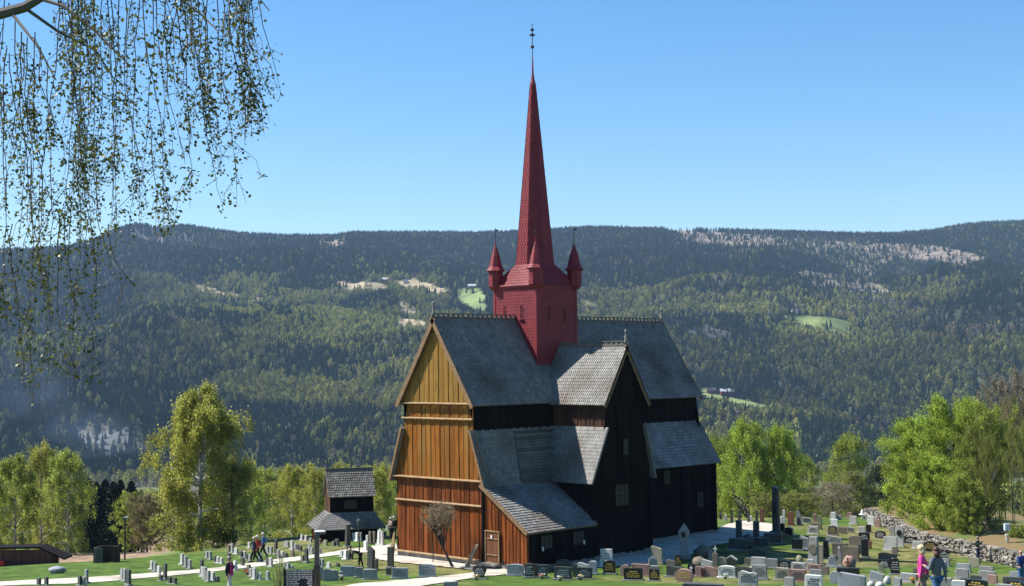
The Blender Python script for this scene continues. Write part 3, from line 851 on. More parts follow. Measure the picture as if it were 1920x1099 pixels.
# --- side walls
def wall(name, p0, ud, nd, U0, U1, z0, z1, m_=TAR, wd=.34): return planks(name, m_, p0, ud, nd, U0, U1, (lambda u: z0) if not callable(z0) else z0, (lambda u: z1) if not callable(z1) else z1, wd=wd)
for sy in (-1, 1):
    n_ = (0, sy, 0)
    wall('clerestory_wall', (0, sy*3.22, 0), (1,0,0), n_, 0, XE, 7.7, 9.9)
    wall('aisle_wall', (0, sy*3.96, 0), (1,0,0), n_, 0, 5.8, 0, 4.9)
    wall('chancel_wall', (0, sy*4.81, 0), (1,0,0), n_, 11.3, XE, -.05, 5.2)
    # transept
    wall('transept_clerestory_wall', (XT-1.83, 0, 0), (0,1,0), (-1,0,0), min(sy*7.68, sy*3.2), max(sy*7.68, sy*3.2), 7.6, 9.75, m_=mat("shaded_brown_tarred_wood", (.07,.027,.014), (.04,.017,.010), .7, 3, .2, tone=.4, stretch=(4,4,.5)))  # same tarred wood as elsewhere, its shade put into the colour
    wall('transept_clerestory_wall', (XT+1.83, 0, 0), (0,1,0), (1,0,0), min(sy*7.68, sy*3.2), max(sy*7.68, sy*3.2), 7.6, 9.75)
    wall('transept_side_wall', (5.85, 0, 0), (0,1,0), (-1,0,0), min(sy*7.68, sy*3.9), max(sy*7.68, sy*3.9), 0, 4.9)
    wall('transept_side_wall', (11.4, 0, 0), (0,1,0), (1,0,0), min(sy*7.68, sy*3.9), max(sy*7.68, sy*3.9), 0, 5.6)
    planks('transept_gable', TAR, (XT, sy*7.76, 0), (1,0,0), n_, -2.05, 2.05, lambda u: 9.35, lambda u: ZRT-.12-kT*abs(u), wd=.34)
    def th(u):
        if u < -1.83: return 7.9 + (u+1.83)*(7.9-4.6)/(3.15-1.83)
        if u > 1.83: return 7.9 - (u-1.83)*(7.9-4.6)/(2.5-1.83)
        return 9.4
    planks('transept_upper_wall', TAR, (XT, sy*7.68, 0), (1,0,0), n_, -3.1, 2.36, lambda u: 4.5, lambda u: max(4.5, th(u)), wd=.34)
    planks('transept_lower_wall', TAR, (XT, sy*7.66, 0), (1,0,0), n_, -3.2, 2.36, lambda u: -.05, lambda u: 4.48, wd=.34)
    for z in (4.55, 9.33):
        mb = MB(); mb.box((XT-(.35 if z < 5 else 0), sy*7.82, z), (5.5 if z < 5 else 4.1, .22, .07)); mb.build('drip_ledge', TAR, CH)
wall('porch_side_wall', (0, -7.76, 0), (1,0,0), (0,-1,0), 0, 5.82, 0, 2.1)
wall('porch_end_wall', (5.82, 0, 0), (0,-1,0), (1,0,0), 7.0, 7.76, 0, lambda u: 4.5-(u-4.2)*.655)
def ehi(u):
    a = abs(u)
    return ZR-.12-kN*a if a < 3.3 else 8.0-(a-3.05)*(8.0-4.79)/2.11
wall('east_wall', (XE, 0, 0), (0,1,0), (1,0,0), -4.8, 4.8, 0, lambda u: max(.1, ehi(u)), wd=.4)
# posts on the chancel wall and corner posts
for x, y in ((18.55, -4.9), (22.2, -4.9), (12.0, -4.9)):
    mb = MB(); mb.box((x, y, 2.5), (.2, .14, 5.0)); mb.build('corner_post', TAR, CH)
for x, y in ((5.82, -7.76), (11.42, -7.78)):
    mb = MB(); mb.box((x, y, 2.3), (.2, .16, 4.5)); mb.build('corner_post', TAR, CH)
mb = MB(); mb.box((-.02, -7.72, 1.05), (.18, .18, 2.1)); mb.build('corner_post', WOOD_LOW, CH)
# low east apse with its own roof
mb = MB(); mb.lathe((XE+.5, 0, 0), [(3.2, 0), (3.2, 2.6)], 10, rot=.5); mb.build('apse_wall', TAR, CH)
mb = MB()
for k in range(10):
    a0, a1 = 2*math.pi*(k-.5)/10, 2*math.pi*(k+.5)/10
    r0, r1 = 1.2, 3.75
    P = lambda r, a, z: V3(XE+.5+math.cos(a)*r, math.sin(a)*r, z)
    if math.cos((a0+a1)/2) > -.2: shingles(mb, P(r0, a0, 5.2), P(r0, a1, 5.2), P(r1, a1, 2.35), P(r1, a0, 2.35))
mb.build('apse_roof', SHINGLE, CH)
# foundation
def found(x0, y0, x1, y1):
    mb = MB()
    a, b = V3(x0, y0, -.22), V3(x1, y1, -.22); L = (b-a).length; n = max(1, int(L/.6)); d = (b-a).normalized()
    for i in range(n):
        c = a + d*((i+.5)*L/n); mb.box(c+V3(rnd.uniform(-.04,.04), rnd.uniform(-.04,.04), rnd.uniform(-.02,.02)), (L/n*.96, .35, .52), d, d.cross(V3(0,0,1)), (0,0,1), rnd.uniform(-1,1))
    mb.box((a+b)/2, (L, .28, .48), d, d.cross(V3(0,0,1))); mb.build('stone_foundation', STONE, CH)
found(.12, 3.9, .12, -3.9); found(.12, -4.1, .12, -7.6); found(.1, -7.55, 5.8, -7.55); found(5.9, -7.5, 11.4, -7.5); found(11.4, -4.7, XE, -4.7); found(.1, 3.8, 5.8, 3.8); found(5.9, 7.5, 11.4, 7.5); found(11.4, 4.7, XE, 4.7); found(XE, -4.7, XE, 4.7); found(11.3, -7.5, 11.3, -4.8)

# --- windows
def window(x, y, z, w_, h_, nd=(0,-1,0), panes=(2, 3), frame=TAR, glass=DULLGLASS, out=.09):
    n = Vector(nd); u = V3(0,0,1).cross(n); c = V3(x, y, z)+n*out
    f = MB(); t = .07
    for s in (-1, 1):
        f.box(c+u*s*(w_/2), (t, .09, h_+t), u, n); f.box(c+V3(0,0,s*h_/2), (w_-t, .09, t), u, n)
    for i in range(1, panes[0]): f.box(c+u*(i/panes[0]-.5)*w_, (.025, .05, h_-t), u, n)
    for i in range(1, panes[1]): f.box(c+V3(0,0,(i/panes[1]-.5)*h_), (w_-t, .045, .025), u, n)
    fo = f.build('window', frame, CH)
    g = MB(); g.box(c-n*.01, (w_-t*.6, .03, h_-t*.6), u, n); g.build('pane', glass, fo)
    return fo
for sy in (-1, 1):
    window(8.57, sy*7.70, 3.63, 1.35, 1.35, (0, sy, 0), (3, 4)); window(8.98, sy*7.72, 6.65, .55, 1.05, (0, sy, 0), (1, 3))
    window(16.7, sy*4.85, 4.1, .75, .95, (0, sy, 0)); window(20.4, sy*4.85, 2.3, .75, 1.1, (0, sy, 0))
window(1.5, -7.80, 1.38, 1.05, .85, panes=(3, 2)); window(4.35, -7.80, 1.36, 1.1, .85, panes=(3, 2))
for x, z in ((1.13, .98), (4.80, 1.02)):
    mb = MB(); mb.box((x, -7.92, z), (.10, .08, .2)); mb.box((x, -7.88, z+.13), (.14, .12, .03)); mb.build('wall_lamp', WHITEP, CH)
# --- door in the porch front
dr = MB()
yc = -4.92
for i in range(5):
    dr.box((-.09, yc-.42+i*.21, .98), (.05, .2, 1.75), tone=rnd.uniform(-1, 1))
door = dr.build('door', mat("door_boards", (.20,.075,.03), (.13,.05,.025), .6, 4, tone=.3, stretch=(3,3,.5)), CH)
fr = MB()
for s in (-1, 1): fr.box((-.13, yc+s*.57, .98), (.07, .07, 1.98))
fr.box((-.13, yc, 1.94), (.07, 1.07, .07)); fr.box((-.13, yc, .07), (.07, 1.07, .06)); fr.build('door_frame', WOOD_TRIM, CH)
for z in (1.48, .52):
    st = MB(); st.box((-.14, yc, z), (.04, .98, .06)); st.build('strap', WOOD_TRIM, door)
hn_ = MB(); hn_.box((-.17, yc+.02, 1.6), (.03, .12, .2)); hn_.build('notice', WHITEP, door)
mb = MB(); mb.box((-.35, yc, -.03), (.5, 1.3, .14)); mb.build('door_step', STONE, CH)
mb = MB(); mb.box((-.14, -5.85, .12), (.1, .1, .25)); mb.build('outlet_box', IRON, CH)

# --- tower
TX = 9.0; TB = 1.95; ZT = 17.15
def redquad(mb, *q, **k): shingles(mb, *q, wd=.16, ht=.2, th=.022, thick=.06, rib=1.1, **k)
mb = MB()
for s in (-1, 1):
    redquad(mb, (TX-TB, -s*TB*1, ZT-.02) if False else (TX+s*TB, -TB, ZT-.02), (TX+s*TB, TB, ZT-.02), (TX+s*TB, TB, 11.3), (TX+s*TB, -TB, 11.3), base=False)
    redquad(mb, (TX-TB, s*TB, ZT-.02), (TX+TB, s*TB, ZT-.02), (TX+TB, s*TB, 11.3), (TX-TB, s*TB, 11.3), base=False)
mb.box((TX, 0, 14.2), (2*TB-.01, 2*TB-.01, 5.9), tone=-.3)
tw = mb.build('tower_wall', RED, CH)
for sx in (-1, 1):
    for sy in (-1, 1):
        mb = MB(); mb.box((TX+sx*(TB-.03), sy*(TB-.03), 14.3), (.17, .17, 5.75)); mb.build('tower_corner_post', RED, CH)
# round-arched louvre openings on each face
def arch(c, nd):
    n = Vector(nd); u = V3(0,0,1).cross(n); c = Vector(c)+n*.035; w_, h_ = .15, .85
    pts = [c+u*(-w_/2), c+u*(w_/2)] + [c+V3(0,0,h_)+u*(w_/2*math.cos(a))+V3(0,0,w_/2*math.sin(a)) for a in [math.pi*k/8 for k in range(9)]]
    m1 = MB(); m1.prism(pts, -n*.03); o = m1.build('louvre_opening', mat("dark_opening", (.05,.010,.014), rough=.9), CH)
    m2 = MB(); m2.tube([c+u*(-w_/2-.03), c+u*(-w_/2-.03)+V3(0,0,h_)] + [c+V3(0,0,h_)-u*((w_/2+.03)*math.cos(a))+V3(0,0,(w_/2+.03)*math.sin(a)) for a in [math.pi*k/8 for k in range(1, 8)]] + [c+u*(w_/2+.03)+V3(0,0,h_), c+u*(w_/2+.03)], .035, 4); m2.build('surround', RED, o)
    m3 = MB(); m3.box(c-V3(0,0,.05)+n*.04, (w_+.3, .14, .05), u, n); m3.build('sill', RED, o)
for yy in (-.62, .95): 
    arch((TX-TB, yy, 14.95), (-1,0,0)); arch((TX+TB, yy, 14.95), (1,0,0))
for xx in (-.75, .75):
    arch((TX+xx, -TB, 14.85), (0,-1,0)); arch((TX+xx, TB, 14.85), (0,1,0))
# skirt roof: square eave to octagon
ro = 1.27; ZS = 18.62; eb = TB+.14
def octp(r_, z, k): 
    a = math.pi/8 + k*math.pi/4; R_ = r_/math.cos(math.pi/8)
    return V3(TX+R_*math.cos(a), R_*math.sin(a), z)
mb = MB()
sq = [V3(TX+eb, eb, ZT), V3(TX-eb, eb, ZT), V3(TX-eb, -eb, ZT), V3(TX+eb, -eb, ZT)]
ks = {0: (0, 1), 1: (2, 3), 2: (4, 5), 3: (6, 7)}
for i in range(4):
    c0 = sq[i]; c1 = sq[(i+1) % 4]; a_, b_ = octp(ro, ZS, 1+2*i), octp(ro, ZS, 2+2*i)
    redquad(mb, a_, b_, c1, c0)
    pa = octp(ro, ZS, 2*i); redquad(mb, pa, a_, c0, c0)
mb.build('skirt_roof', RED, CH)
mb = MB(); mb.box((TX, 0, ZT-.06), (2*eb-.06, 2*eb-.06, .12)); mb.build('tower_cornice', RED, CH)
mb = MB()
zt_, rt_ = 31.0, .17
for k in range(8):
    redquad(mb, octp(rt_, zt_, k), octp(rt_, zt_, k+1), octp(ro, ZS-.05, k+1), octp(ro, ZS-.05, k))
spire = mb.build('spire', RED, CH)
mb = MB(); mb.lathe((TX, 0, 30.9), [(.20, 0), (.21, .08), (.13, .35), (.07, .8), (.045, 1.6), (.02, 2.2)], 8); mb.build('spire_cap', RED, CH)
mb = MB(); mb.tube([(TX, 0, 32.7), (TX, 0, 35.15)], .028, 6); mb.ball((TX, 0, 33.55), .13, 10, 7)
rod = mb.build('vane_rod', IRON, CH)
mb = MB()
for z, s_ in ((34.35, .22), (34.7, .16)):
    u = V3(*RT)
    mb.prism([V3(TX,0,z)+u*(-s_), V3(TX,0,z+.1)+u*(-s_*.3), V3(TX,0,z+.16), V3(TX,0,z+.1)+u*(s_*.4), V3(TX,0,z)+u*s_, V3(TX,0,z-.09)+u*(s_*.2), V3(TX,0,z-.05)+u*(-s_*.5)], V3(*FH)*.02)
mb.build('weather_vane', IRON, rod)
# corner turrets
for sx in (-1, 1):
    for sy in (-1, 1):
        bx, by = TX+sx*(TB-.07), sy*(TB-.07)
        m1 = MB(); m1.lathe((bx, by, 0), [(.28, 16.95), (.50, 17.2), (.50, 18.3)], 8, rot=.5)
        def tp(r_, z, k): a = math.pi/8+k*math.pi/4; return V3(bx+r_*math.cos(a), by+r_*math.sin(a), z)
        for k in range(8): shingles(m1, tp(.505, 18.28, k), tp(.505, 18.28, k+1), tp(.505, 17.2, k+1), tp(.505, 17.2, k), wd=.16, ht=.2, th=.02, base=False)
        tb_ = m1.build('turret', RED, CH)
        m2 = MB()
        for (r0, z0, r1, z1) in ((.47, 18.52, .66, 18.26), (.30, 19.2, .47, 18.52), (.06, 19.95, .30, 19.2)):
            for k in range(8): shingles(m2, tp(r0, z0, k), tp(r0, z0, k+1), tp(r1, z1, k+1), tp(r1, z1, k), wd=.14, ht=.18, th=.018, thick=.03)
        m2.lathe((bx, by, 18.22), [(.62, 0), (.62, .04)], 8, rot=.5); m2.tube([(bx, by, 19.8), (bx, by, 20.35)], [.06, .025], 6)
        m2.build('turret_roof', RED, tb_)
        m3 = MB(); m3.tube([(bx, by, 20.2), (bx, by, 21.2)], .018, 5); m3.ball((bx, by, 20.62), .06, 6, 5)
        u = V3(*RT); m3.prism([V3(bx,by,20.95)-u*.02, V3(bx,by,21.12)-u*.02, V3(bx,by,21.02)+u*.22, V3(bx,by,20.98)+u*.22], V3(*FH)*.02); m3.ball((bx, by, 20.82), .045, 6, 5)
        m3.build('turret_vane', IRON, tb_)
# flashing boards where the tower meets the roofs
mb = MB()
for (p, q) in (((7.0, -.08, ZR+.1), (7.0, -2.0, 12.0)), ((7.0, -2.02, 11.95), (8.1, -2.02, 11.95)), ((8.05, -2.0, 11.5), (9.05, -2.0, 13.15)), ((9.05, -2.0, 13.15), (10.2, -2.0, 11.4))):
    mb.bar(p, q, .12, .1)
mb.build('flashing_board', RED, CH)
# plank leaning on the facade
mb = MB(); mb.prism([(-.9, -3.35, -.2), (-.9, -3.75, -.2), (-.1, -3.72, 1.0), (-.1, -3.42, 1.0)], (0, 0, .06)); pk_ = mb.build('leaning_plank', WOOD_TRIM)
tag(pk_, 'short pale plank leaning on the facade beside the door', 'plank')
mb = MB(); mb.prism([(-.15, 4.02, -.1), (-.15, 4.5, -.1), (-.1, 4.15, 1.2), (-.1, 4.02, 1.2)], (-.06, 0, 0)); pk_ = mb.build('leaning_board', WOOD_TRIM)
tag(pk_, 'short board leaning on the left corner of the facade', 'plank')

# ------------------------------------------------------------------ trees
def leafmat(nm, c1, c2, tr=.65): return mat(nm, c1, c2, .75, .5, tone=.55, transl=tr, spec=.2)
LM = {'y': leafmat("yellow_birch_leaves", (.37,.36,.075), (.27,.29,.06)), 'g': leafmat("fresh_green_leaves", (.31,.36,.075), (.23,.285,.055)),
      'l': leafmat("lime_leaves", (.34,.42,.07), (.26,.345,.055)), 'o': leafmat("olive_leaves", (.27,.28,.08), (.20,.225,.06)),
      'b': leafmat("bare_twig_buds", (.26,.22,.16), (.20,.17,.12), .15), 'd': leafmat("dark_needles", (.014,.03,.014), (.022,.04,.018), .05),
      'k': leafmat("brown_catkins", (.24,.20,.10), (.19,.17,.08), .2)}
BARK_W = mat("birch_bark", (.50,.49,.46), (.10,.095,.09), .8, 1.2, .2, stretch=(1,1,5), c3=(.06,.055,.05), scale3=2.5)
BARK_D = mat("dark_bark", (.075,.062,.05), (.045,.038,.03), .85, 3, .3, stretch=(3,3,.6))
def leafquads(C, size, r, flat=0.0):
    """C (n,3) centres -> quads"""
    n = len(C)
    a = r.normal(size=(n, 3)); a /= np.linalg.norm(a, axis=1, keepdims=True)
    b = np.cross(a, r.normal(size=(n, 3))); b /= np.linalg.norm(b, axis=1, keepdims=True)
    s = size*r.uniform(.6, 1.3, (n, 1))
    a = a*s*.62; b = b*s*.42
    V = np.stack([C-a, C+b, C+a, C-b], 1).reshape(-1, 3)
    return V, np.arange(4*n).reshape(n, 4)
def make_tree(seed, style):
    """unit tree: height 1, crown half-width about .5 (scaled later); returns trunk mesh data and crown centres"""
    r = random.Random(seed); nr = np.random.default_rng(seed)
    P = dict(birch=(.07, 44, .9), round=(.05, 46, 1.0), bare=(.22, 40, .9), tall=(.35, 26, .8))[style]
    cb, nl, _ = P
    tb = MB()
    tr = [Vector((0,0,0))]
    fork = .98
    x = y = 0
    for k in range(1, 11):
        x += r.uniform(-.008, .008); y += r.uniform(-.008, .008); tr.append(Vector((x, y, k*.098)))
    r0 = .020 if style != 'tall' else .013
    tb.tube(tr, [r0*(1-.09*k)+.0015 for k in range(11)], 7)
    cent = []
    for i in range(nl):
        t = (i+.5)/nl; z = cb + (0.97-cb)*t**.9
        k = z/.098; k0 = min(int(k), 9); base = tr[k0].lerp(tr[k0+1], k-k0)
        prof = {'birch': (min(1, .55+1.5*t)) * (max(0, 1-max(0, t-.32)/.72))**.62, 'round': math.sqrt(max(0.03, 1-((z-.45)/.58)**2)), 'bare': math.sin(math.pi*min(1, .2+.8*(z-cb)/(1-cb)))**.7, 'tall': math.sin(math.pi*min(1, .15+.85*(z-cb)/(1-cb)))**.8}[style]
        L = .5*prof*r.uniform(.6, 1.12); a = i*2.399+r.uniform(-.4, .4)
        rise = r.uniform(.25, .8)*L*((1.1 if z < .6 else .5) if style != 'birch' else (.45 if z < .25 else .8))
        pts = [base]
        for q in (.33, .66, 1.0):
            pts.append(base + Vector((math.cos(a)*L*q + r.uniform(-.01,.01), math.sin(a)*L*q + r.uniform(-.01,.01), rise*q**.8 - (.05*q*q if style == 'birch' else 0))))
        rb = r0*.42*(1.1-z*.8)
        tb.tube(pts, [rb, rb*.7, rb*.45, rb*.15], 5, cap=False)
        ns = 7
        for j in range(ns):
            q = r.uniform(.25, 1); f = q*3; f0 = min(int(f), 2); p = pts[f0].lerp(pts[f0+1], f-f0)
            d = Vector((math.cos(a+r.uniform(-1.3,1.3)), math.sin(a+r.uniform(-1.3,1.3)), r.uniform(-.3, .5) if style != 'birch' else r.uniform(-.9, .2)))*r.uniform(.05, .13)
            e = p + d
            tb.tube([p, p.lerp(e, .5)+Vector((0,0,.006)), e], [rb*.3, rb*.2, rb*.06], 3, cap=False)
            cent.append((tuple(p), tuple(e)))
    return tb, cent
TREES = {}
def tree_mesh(seed, style, lm, nleaf, lsize, bark, spread):
    nleaf = int(nleaf*2.6); lsize *= .76; spread *= 1.35
    key = (seed, style, lm, nleaf)
    if key in TREES: return TREES[key]
    tb, cent = make_tree(seed, style); nr = np.random.default_rng(seed+100)
    me = bpy.data.meshes.new("trunk"); me.from_pydata(tb.v, [], tb.f); me.materials.append(bark)
    c = np.array(cent); k = nr.integers(0, len(c), nleaf); t = nr.uniform(0, 1.15, (nleaf, 1))
    C = c[k, 0]*(1-t)+c[k, 1]*t + nr.normal(0, spread, (nleaf, 3))
    if style == 'birch': C[:, 2] -= np.abs(nr.normal(0, .034, nleaf))
    C[:, 2] = np.maximum(C[:, 2], .015)
    V, Q = leafquads(C, lsize*1.12, nr)
    ct = nr.normal(0, .45, len(c))
    tones = np.clip(ct[k] + nr.normal(0, .35, nleaf), -1, 1.2)
    o = fastmesh("crown", V, Q, tones, LM[lm]); cme = o.data; bpy.data.objects.remove(o)
    TREES[key] = (me, cme); return TREES[key]
def tree(px, d, ytop, wpx, style, lm, seed, label, nleaf=9000, lsize=.016, bark=BARK_W, spread=.014, name=None, group=None, lean=0.0, by=None):
    if by is not None:
        q = hit(px, by); s, d = SD(q[0], q[1])
    s = (px-960)/F_PX*d*1.0; x, y = W(s, d); z0 = float(ground_z(s, d))-.05
    # correct lateral for roll and find height
    top = at_depth(px, ytop, 1.0); dv = top-CAM; k = d/(dv @ FH); P = CAM+dv*k
    x, y = P[0], P[1]; s, d = SD(x, y); z0 = float(ground_z(s, d))-.05
    H = P[2]-z0; wm = wpx/F_PX*d
    tm, cm = tree_mesh(seed, style, lm, nleaf, lsize, bark, spread)
    e = empty(name or 'birch_tree', (x, y, z0), random.Random(int(px*7+ytop)).uniform(0, 6.28))
    e.scale = (wm, wm, H) 
    for nm, me in (("trunk", tm), ("crown", cm)):
        o = bpy.data.objects.new(nm, me); col.objects.link(o); o.parent = e
    tag(e, label, 'tree', group)
    return e
GL = 'spring trees below the left lawn'; GR = 'trees beyond the right churchyard'
tree(375, 101, 715, 205, 'birch', 'y', 1, 'tall yellow-green birch with white trunk at the edge of the left lawn', 24000, .0145, by=1033)
tree(30, 122, 848, 120, 'birch', 'g', 2, 'leftmost fresh green birch behind the low dark shed', 11000, group=GL)
tree(78, 126, 826, 100, 'birch', 'y', 3, 'yellowish birch between two green birches behind the low shed', 10000, group=GL)
tree(128, 119, 838, 115, 'birch', 'g', 4, 'green birch with pale trunk above the right end of the low shed', 11000, group=GL)
tree(240, 140, 928, 70, 'round', 'g', 5, 'small rounded green tree just right of the dark spruces', 6000, .024, BARK_D, group=GL)
tree(276, 135, 932, 95, 'round', 'k', 6, 'greyish brown bush left of the tall yellow birch', 8000, .02, BARK_D, name='shrub', group=GL)
tree(325, 150, 878, 120, 'birch', 'y', 2, 'pale yellow-green tree behind the tall yellow birch on its left', 9000, group=GL)
tree(438, 113, 865, 135, 'birch', 'o', 7, 'dark olive branching tree just right of the tall yellow birch', 9000, .015, BARK_D, group=GL)
tree(400, 145, 905, 100, 'birch', 'g', 3, 'green tree half hidden between the yellow birch and the olive tree', 8000, group=GL)
tree(497, 150, 872, 105, 'birch', 'g', 4, 'green tree between the dark olive tree and the three yellow birches', 9000, group=GL)
tree(548, 140, 866, 110, 'birch', 'y', 1, 'first yellow-green birch left of the small bell house', 11000, group=GL)
tree(592, 133, 872, 90, 'birch', 'y', 4, 'yellow-green birch with white trunk touching the bell house roof on its left', 10000, group=GL)
tree(640, 150, 862, 110, 'birch', 'y', 2, 'yellow-green tree rising straight behind the bell house roof', 9000, group=GL)
tree(700, 142, 872, 110, 'birch', 'y', 3, 'yellow-green birch between the bell house and the church facade', 10000, group=GL)
tree(745, 150, 880, 90, 'birch', 'g', 4, 'green tree partly hidden by the left edge of the church facade', 7000, group=GL)
tree(520, 175, 885, 120, 'round', 'o', 5, 'dull green tree far behind, between the olive tree and the yellow birches', 7000, .02, BARK_D, group=GL)
tree(665, 180, 885, 120, 'round', 'o', 6, 'dull green tree far behind the bell house', 7000, .02, BARK_D, group=GL)
tree(350, 170, 930, 110, 'round', 'k', 8, 'brownish bush low behind the tall yellow birch', 7000, .02, BARK_D, name='shrub', group=GL)
tree(-20, 118, 870, 110, 'birch', 'g', 1, 'green birch cut by the left edge of the photo', 8000, group=GL)
tree(470, 128, 900, 90, 'birch', 'g', 3, 'green tree behind the two hikers', 8000, .018, group=GL)
tree(575, 165, 868, 120, 'birch', 'y', 3, 'hazy yellow-green birch behind the first birches left of the bell house', 9000, .018, group=GL)
tree(725, 165, 866, 110, 'birch', 'y', 1, 'hazy yellow-green birch behind the gap beside the facade', 9000, .018, group=GL)
tree(0, 140, 860, 130, 'birch', 'y', 2, 'yellowish tree behind the leftmost green birch', 8000, .018, group=GL)
tree(100, 150, 850, 110, 'birch', 'o', 7, 'olive tree filling the gap behind the left birches', 8000, .018, group=GL)
# right side
tree(1395, 150, 778, 150, 'birch', 'l', 11, 'bright lime tree with dark forked trunk just right of the church', 14000, .015, BARK_D, group=GR)
tree(1462, 152, 786, 130, 'birch', 'l', 12, 'second bright lime tree behind the tall dark stone monument', 13000, .015, BARK_D, group=GR)
tree(1345, 160, 812, 110, 'birch', 'g', 3, 'green tree touching the right edge of the church', 9000, .015, BARK_D, group=GR)
tree(1510, 170, 850, 90, 'birch', 'g', 2, 'smaller green tree right of the tall dark stone monument', 8000, .016, BARK_D, group=GR)
tree(1588, 185, 806, 125, 'birch', 'g', 4, 'pale green tree in the gap between the lime trees and the big bush', 10000, .015, BARK_D, group=GR)
tree(1560, 138, 905, 110, 'bare', 'b', 13, 'brownish leafless bush behind the white headstones on the far edge', 6000, .012, BARK_D, name='shrub', group=GR)
tree(1600, 145, 880, 110, 'birch', 'o', 7, 'olive tree low behind the end of the stone wall', 8000, .016, BARK_D, group=GR)
tree(1655, 135, 868, 85, 'birch', 'd', 14, 'dark pine-like tree at the far end of the stone wall', 9000, .016, BARK_D, name='dark_tree', group=GR)
tree(1500, 135, 925, 90, 'round', 'o', 5, 'low olive bush behind the grey arched headstone', 6000, .022, BARK_D, name='shrub', group=GR)
tree(1440, 140, 925, 90, 'round', 'o', 6, 'low olive bush left of the white pillar headstone', 6000, .022, BARK_D, name='shrub', group=GR)
tree(1716, 111, 795, 130, 'round', 'l', 15, 'left part of the bright green thicket above the stone wall', 16000, .017, BARK_D, .02, name='leafy_bush', group=GR)
tree(1785, 105, 756, 150, 'round', 'l', 16, 'tallest bright green bush above the middle of the stone wall', 19000, .016, BARK_D, .02, name='leafy_bush', group=GR)
tree(1848, 102, 775, 120, 'round', 'g', 17, 'green bush shading into the dark wood at the right', 13000, .017, BARK_D, .02, name='leafy_bush', group=GR)
tree(1818, 97, 935, 60, 'round', 'g', 18, 'low leafy bush behind the man standing at the wall', 5000, .026, BARK_D, name='leafy_bush', group=GR)
tree(1908, 95, 985, 60, 'round', 'g', 5, 'low green bush right of the white lamp on the wall', 4000, .03, BARK_D, name='leafy_bush', group=GR)
tree(1690, 118, 850, 70, 'round', 'g', 19, 'low green bush filling the far end of the thicket by the wall', 7000, .024, BARK_D, .02, name='leafy_bush', group=GR)
tree(1750, 101, 860, 110, 'round', 'l', 15, 'lower front part of the bright thicket right above the wall', 12000, .022, BARK_D, .02, name='leafy_bush', group=GR)
tree(1800, 98, 890, 80, 'round', 'g', 18, 'dark green low bush between the thicket and the standing man', 8000, .024, BARK_D, .02, name='leafy_bush', group=GR)
for i, (px, d, yt, wpx, lm, lb) in enumerate([(1868,108,712,90,'b','first tall leafless tree from the left above the right-hand wood'), (1893,104,742,70,'k','brownish tall tree second from the left in the right-hand wood'),
     (1915,108,700,100,'b','tallest greyish leafless tree by the right edge'), (1940,104,745,90,'k','brownish tree cut by the right edge of the photo'), (1880,114,760,80,'o','olive tall tree behind the leafless ones at the right edge'),
     (1822,101,800,50,'o','thin dark-trunked tree inside the wood, left of the standing man'), (1845,99,815,45,'o','thin dark-trunked tree directly above the standing man'), (1862,100,820,50,'o','thin dark-trunked tree between the standing man and the white lamp'),
     (1898,97,800,55,'o','thin dark-trunked tree just right of the white lamp'), (1925,96,790,60,'o','thin dark-trunked tree at the right edge above the bald man')]):
    tree(px, d, yt, wpx, 'tall', lm, 20+i % 4, lb, 5200, .012, BARK_D, .014, name='woodland_tree', group='slender trees of the right-hand wood')
def spruce_tree(px, d, ytop, wpx, label, seed):
    P0 = at_depth(px, ytop, 1.0); dv = P0-CAM; P = CAM+dv*(d/(dv @ FH)); s, d = SD(P[0], P[1]); z0 = float(ground_z(s, d)); H = P[2]-z0; rw = wpx/F_PX*d/2
    nr = np.random.default_rng(seed); n = 8000
    t = nr.uniform(0, 1, n)**.8; lay = np.floor(t*22)/22; fr = t*22-np.floor(t*22)
    rad = rw*(1-lay*.97)**.8*(.25+.75*(1-fr))*nr.uniform(.5, 1.05, n); an = nr.uniform(0, 6.283, n)
    C = np.stack([rad*np.cos(an), rad*np.sin(an), H*(.06+.93*t)-rad*.12], 1)
    V, Q = leafquads(C, .34, nr)
    e = empty('spruce_tree', (P[0], P[1], z0)); tones = nr.normal(0, .4, n)
    fastmesh("crown", V, Q, tones, LM['d'], e); tb = MB(); tb.tube([(0,0,0), (0,0,H*.95)], [.2, .02], 6); tb.build("trunk", BARK_D, e)
    tag(e, label, 'tree', 'dark spruces at the left')
for i, (px, yt, lb) in enumerate([(166,898,'leftmost dark spruce beside the green birch'), (181,905,'second dark spruce from the left in the clump'), (197,900,'third dark spruce from the left in the clump'), (212,903,'fourth dark spruce from the left, behind the lamp post'), (226,900,'fifth dark spruce from the left in the clump'), (246,903,'rightmost dark spruce of the clump, set slightly apart')]):
    spruce_tree(px, 185+4*(i % 3), yt, 95, lb, 60+i)

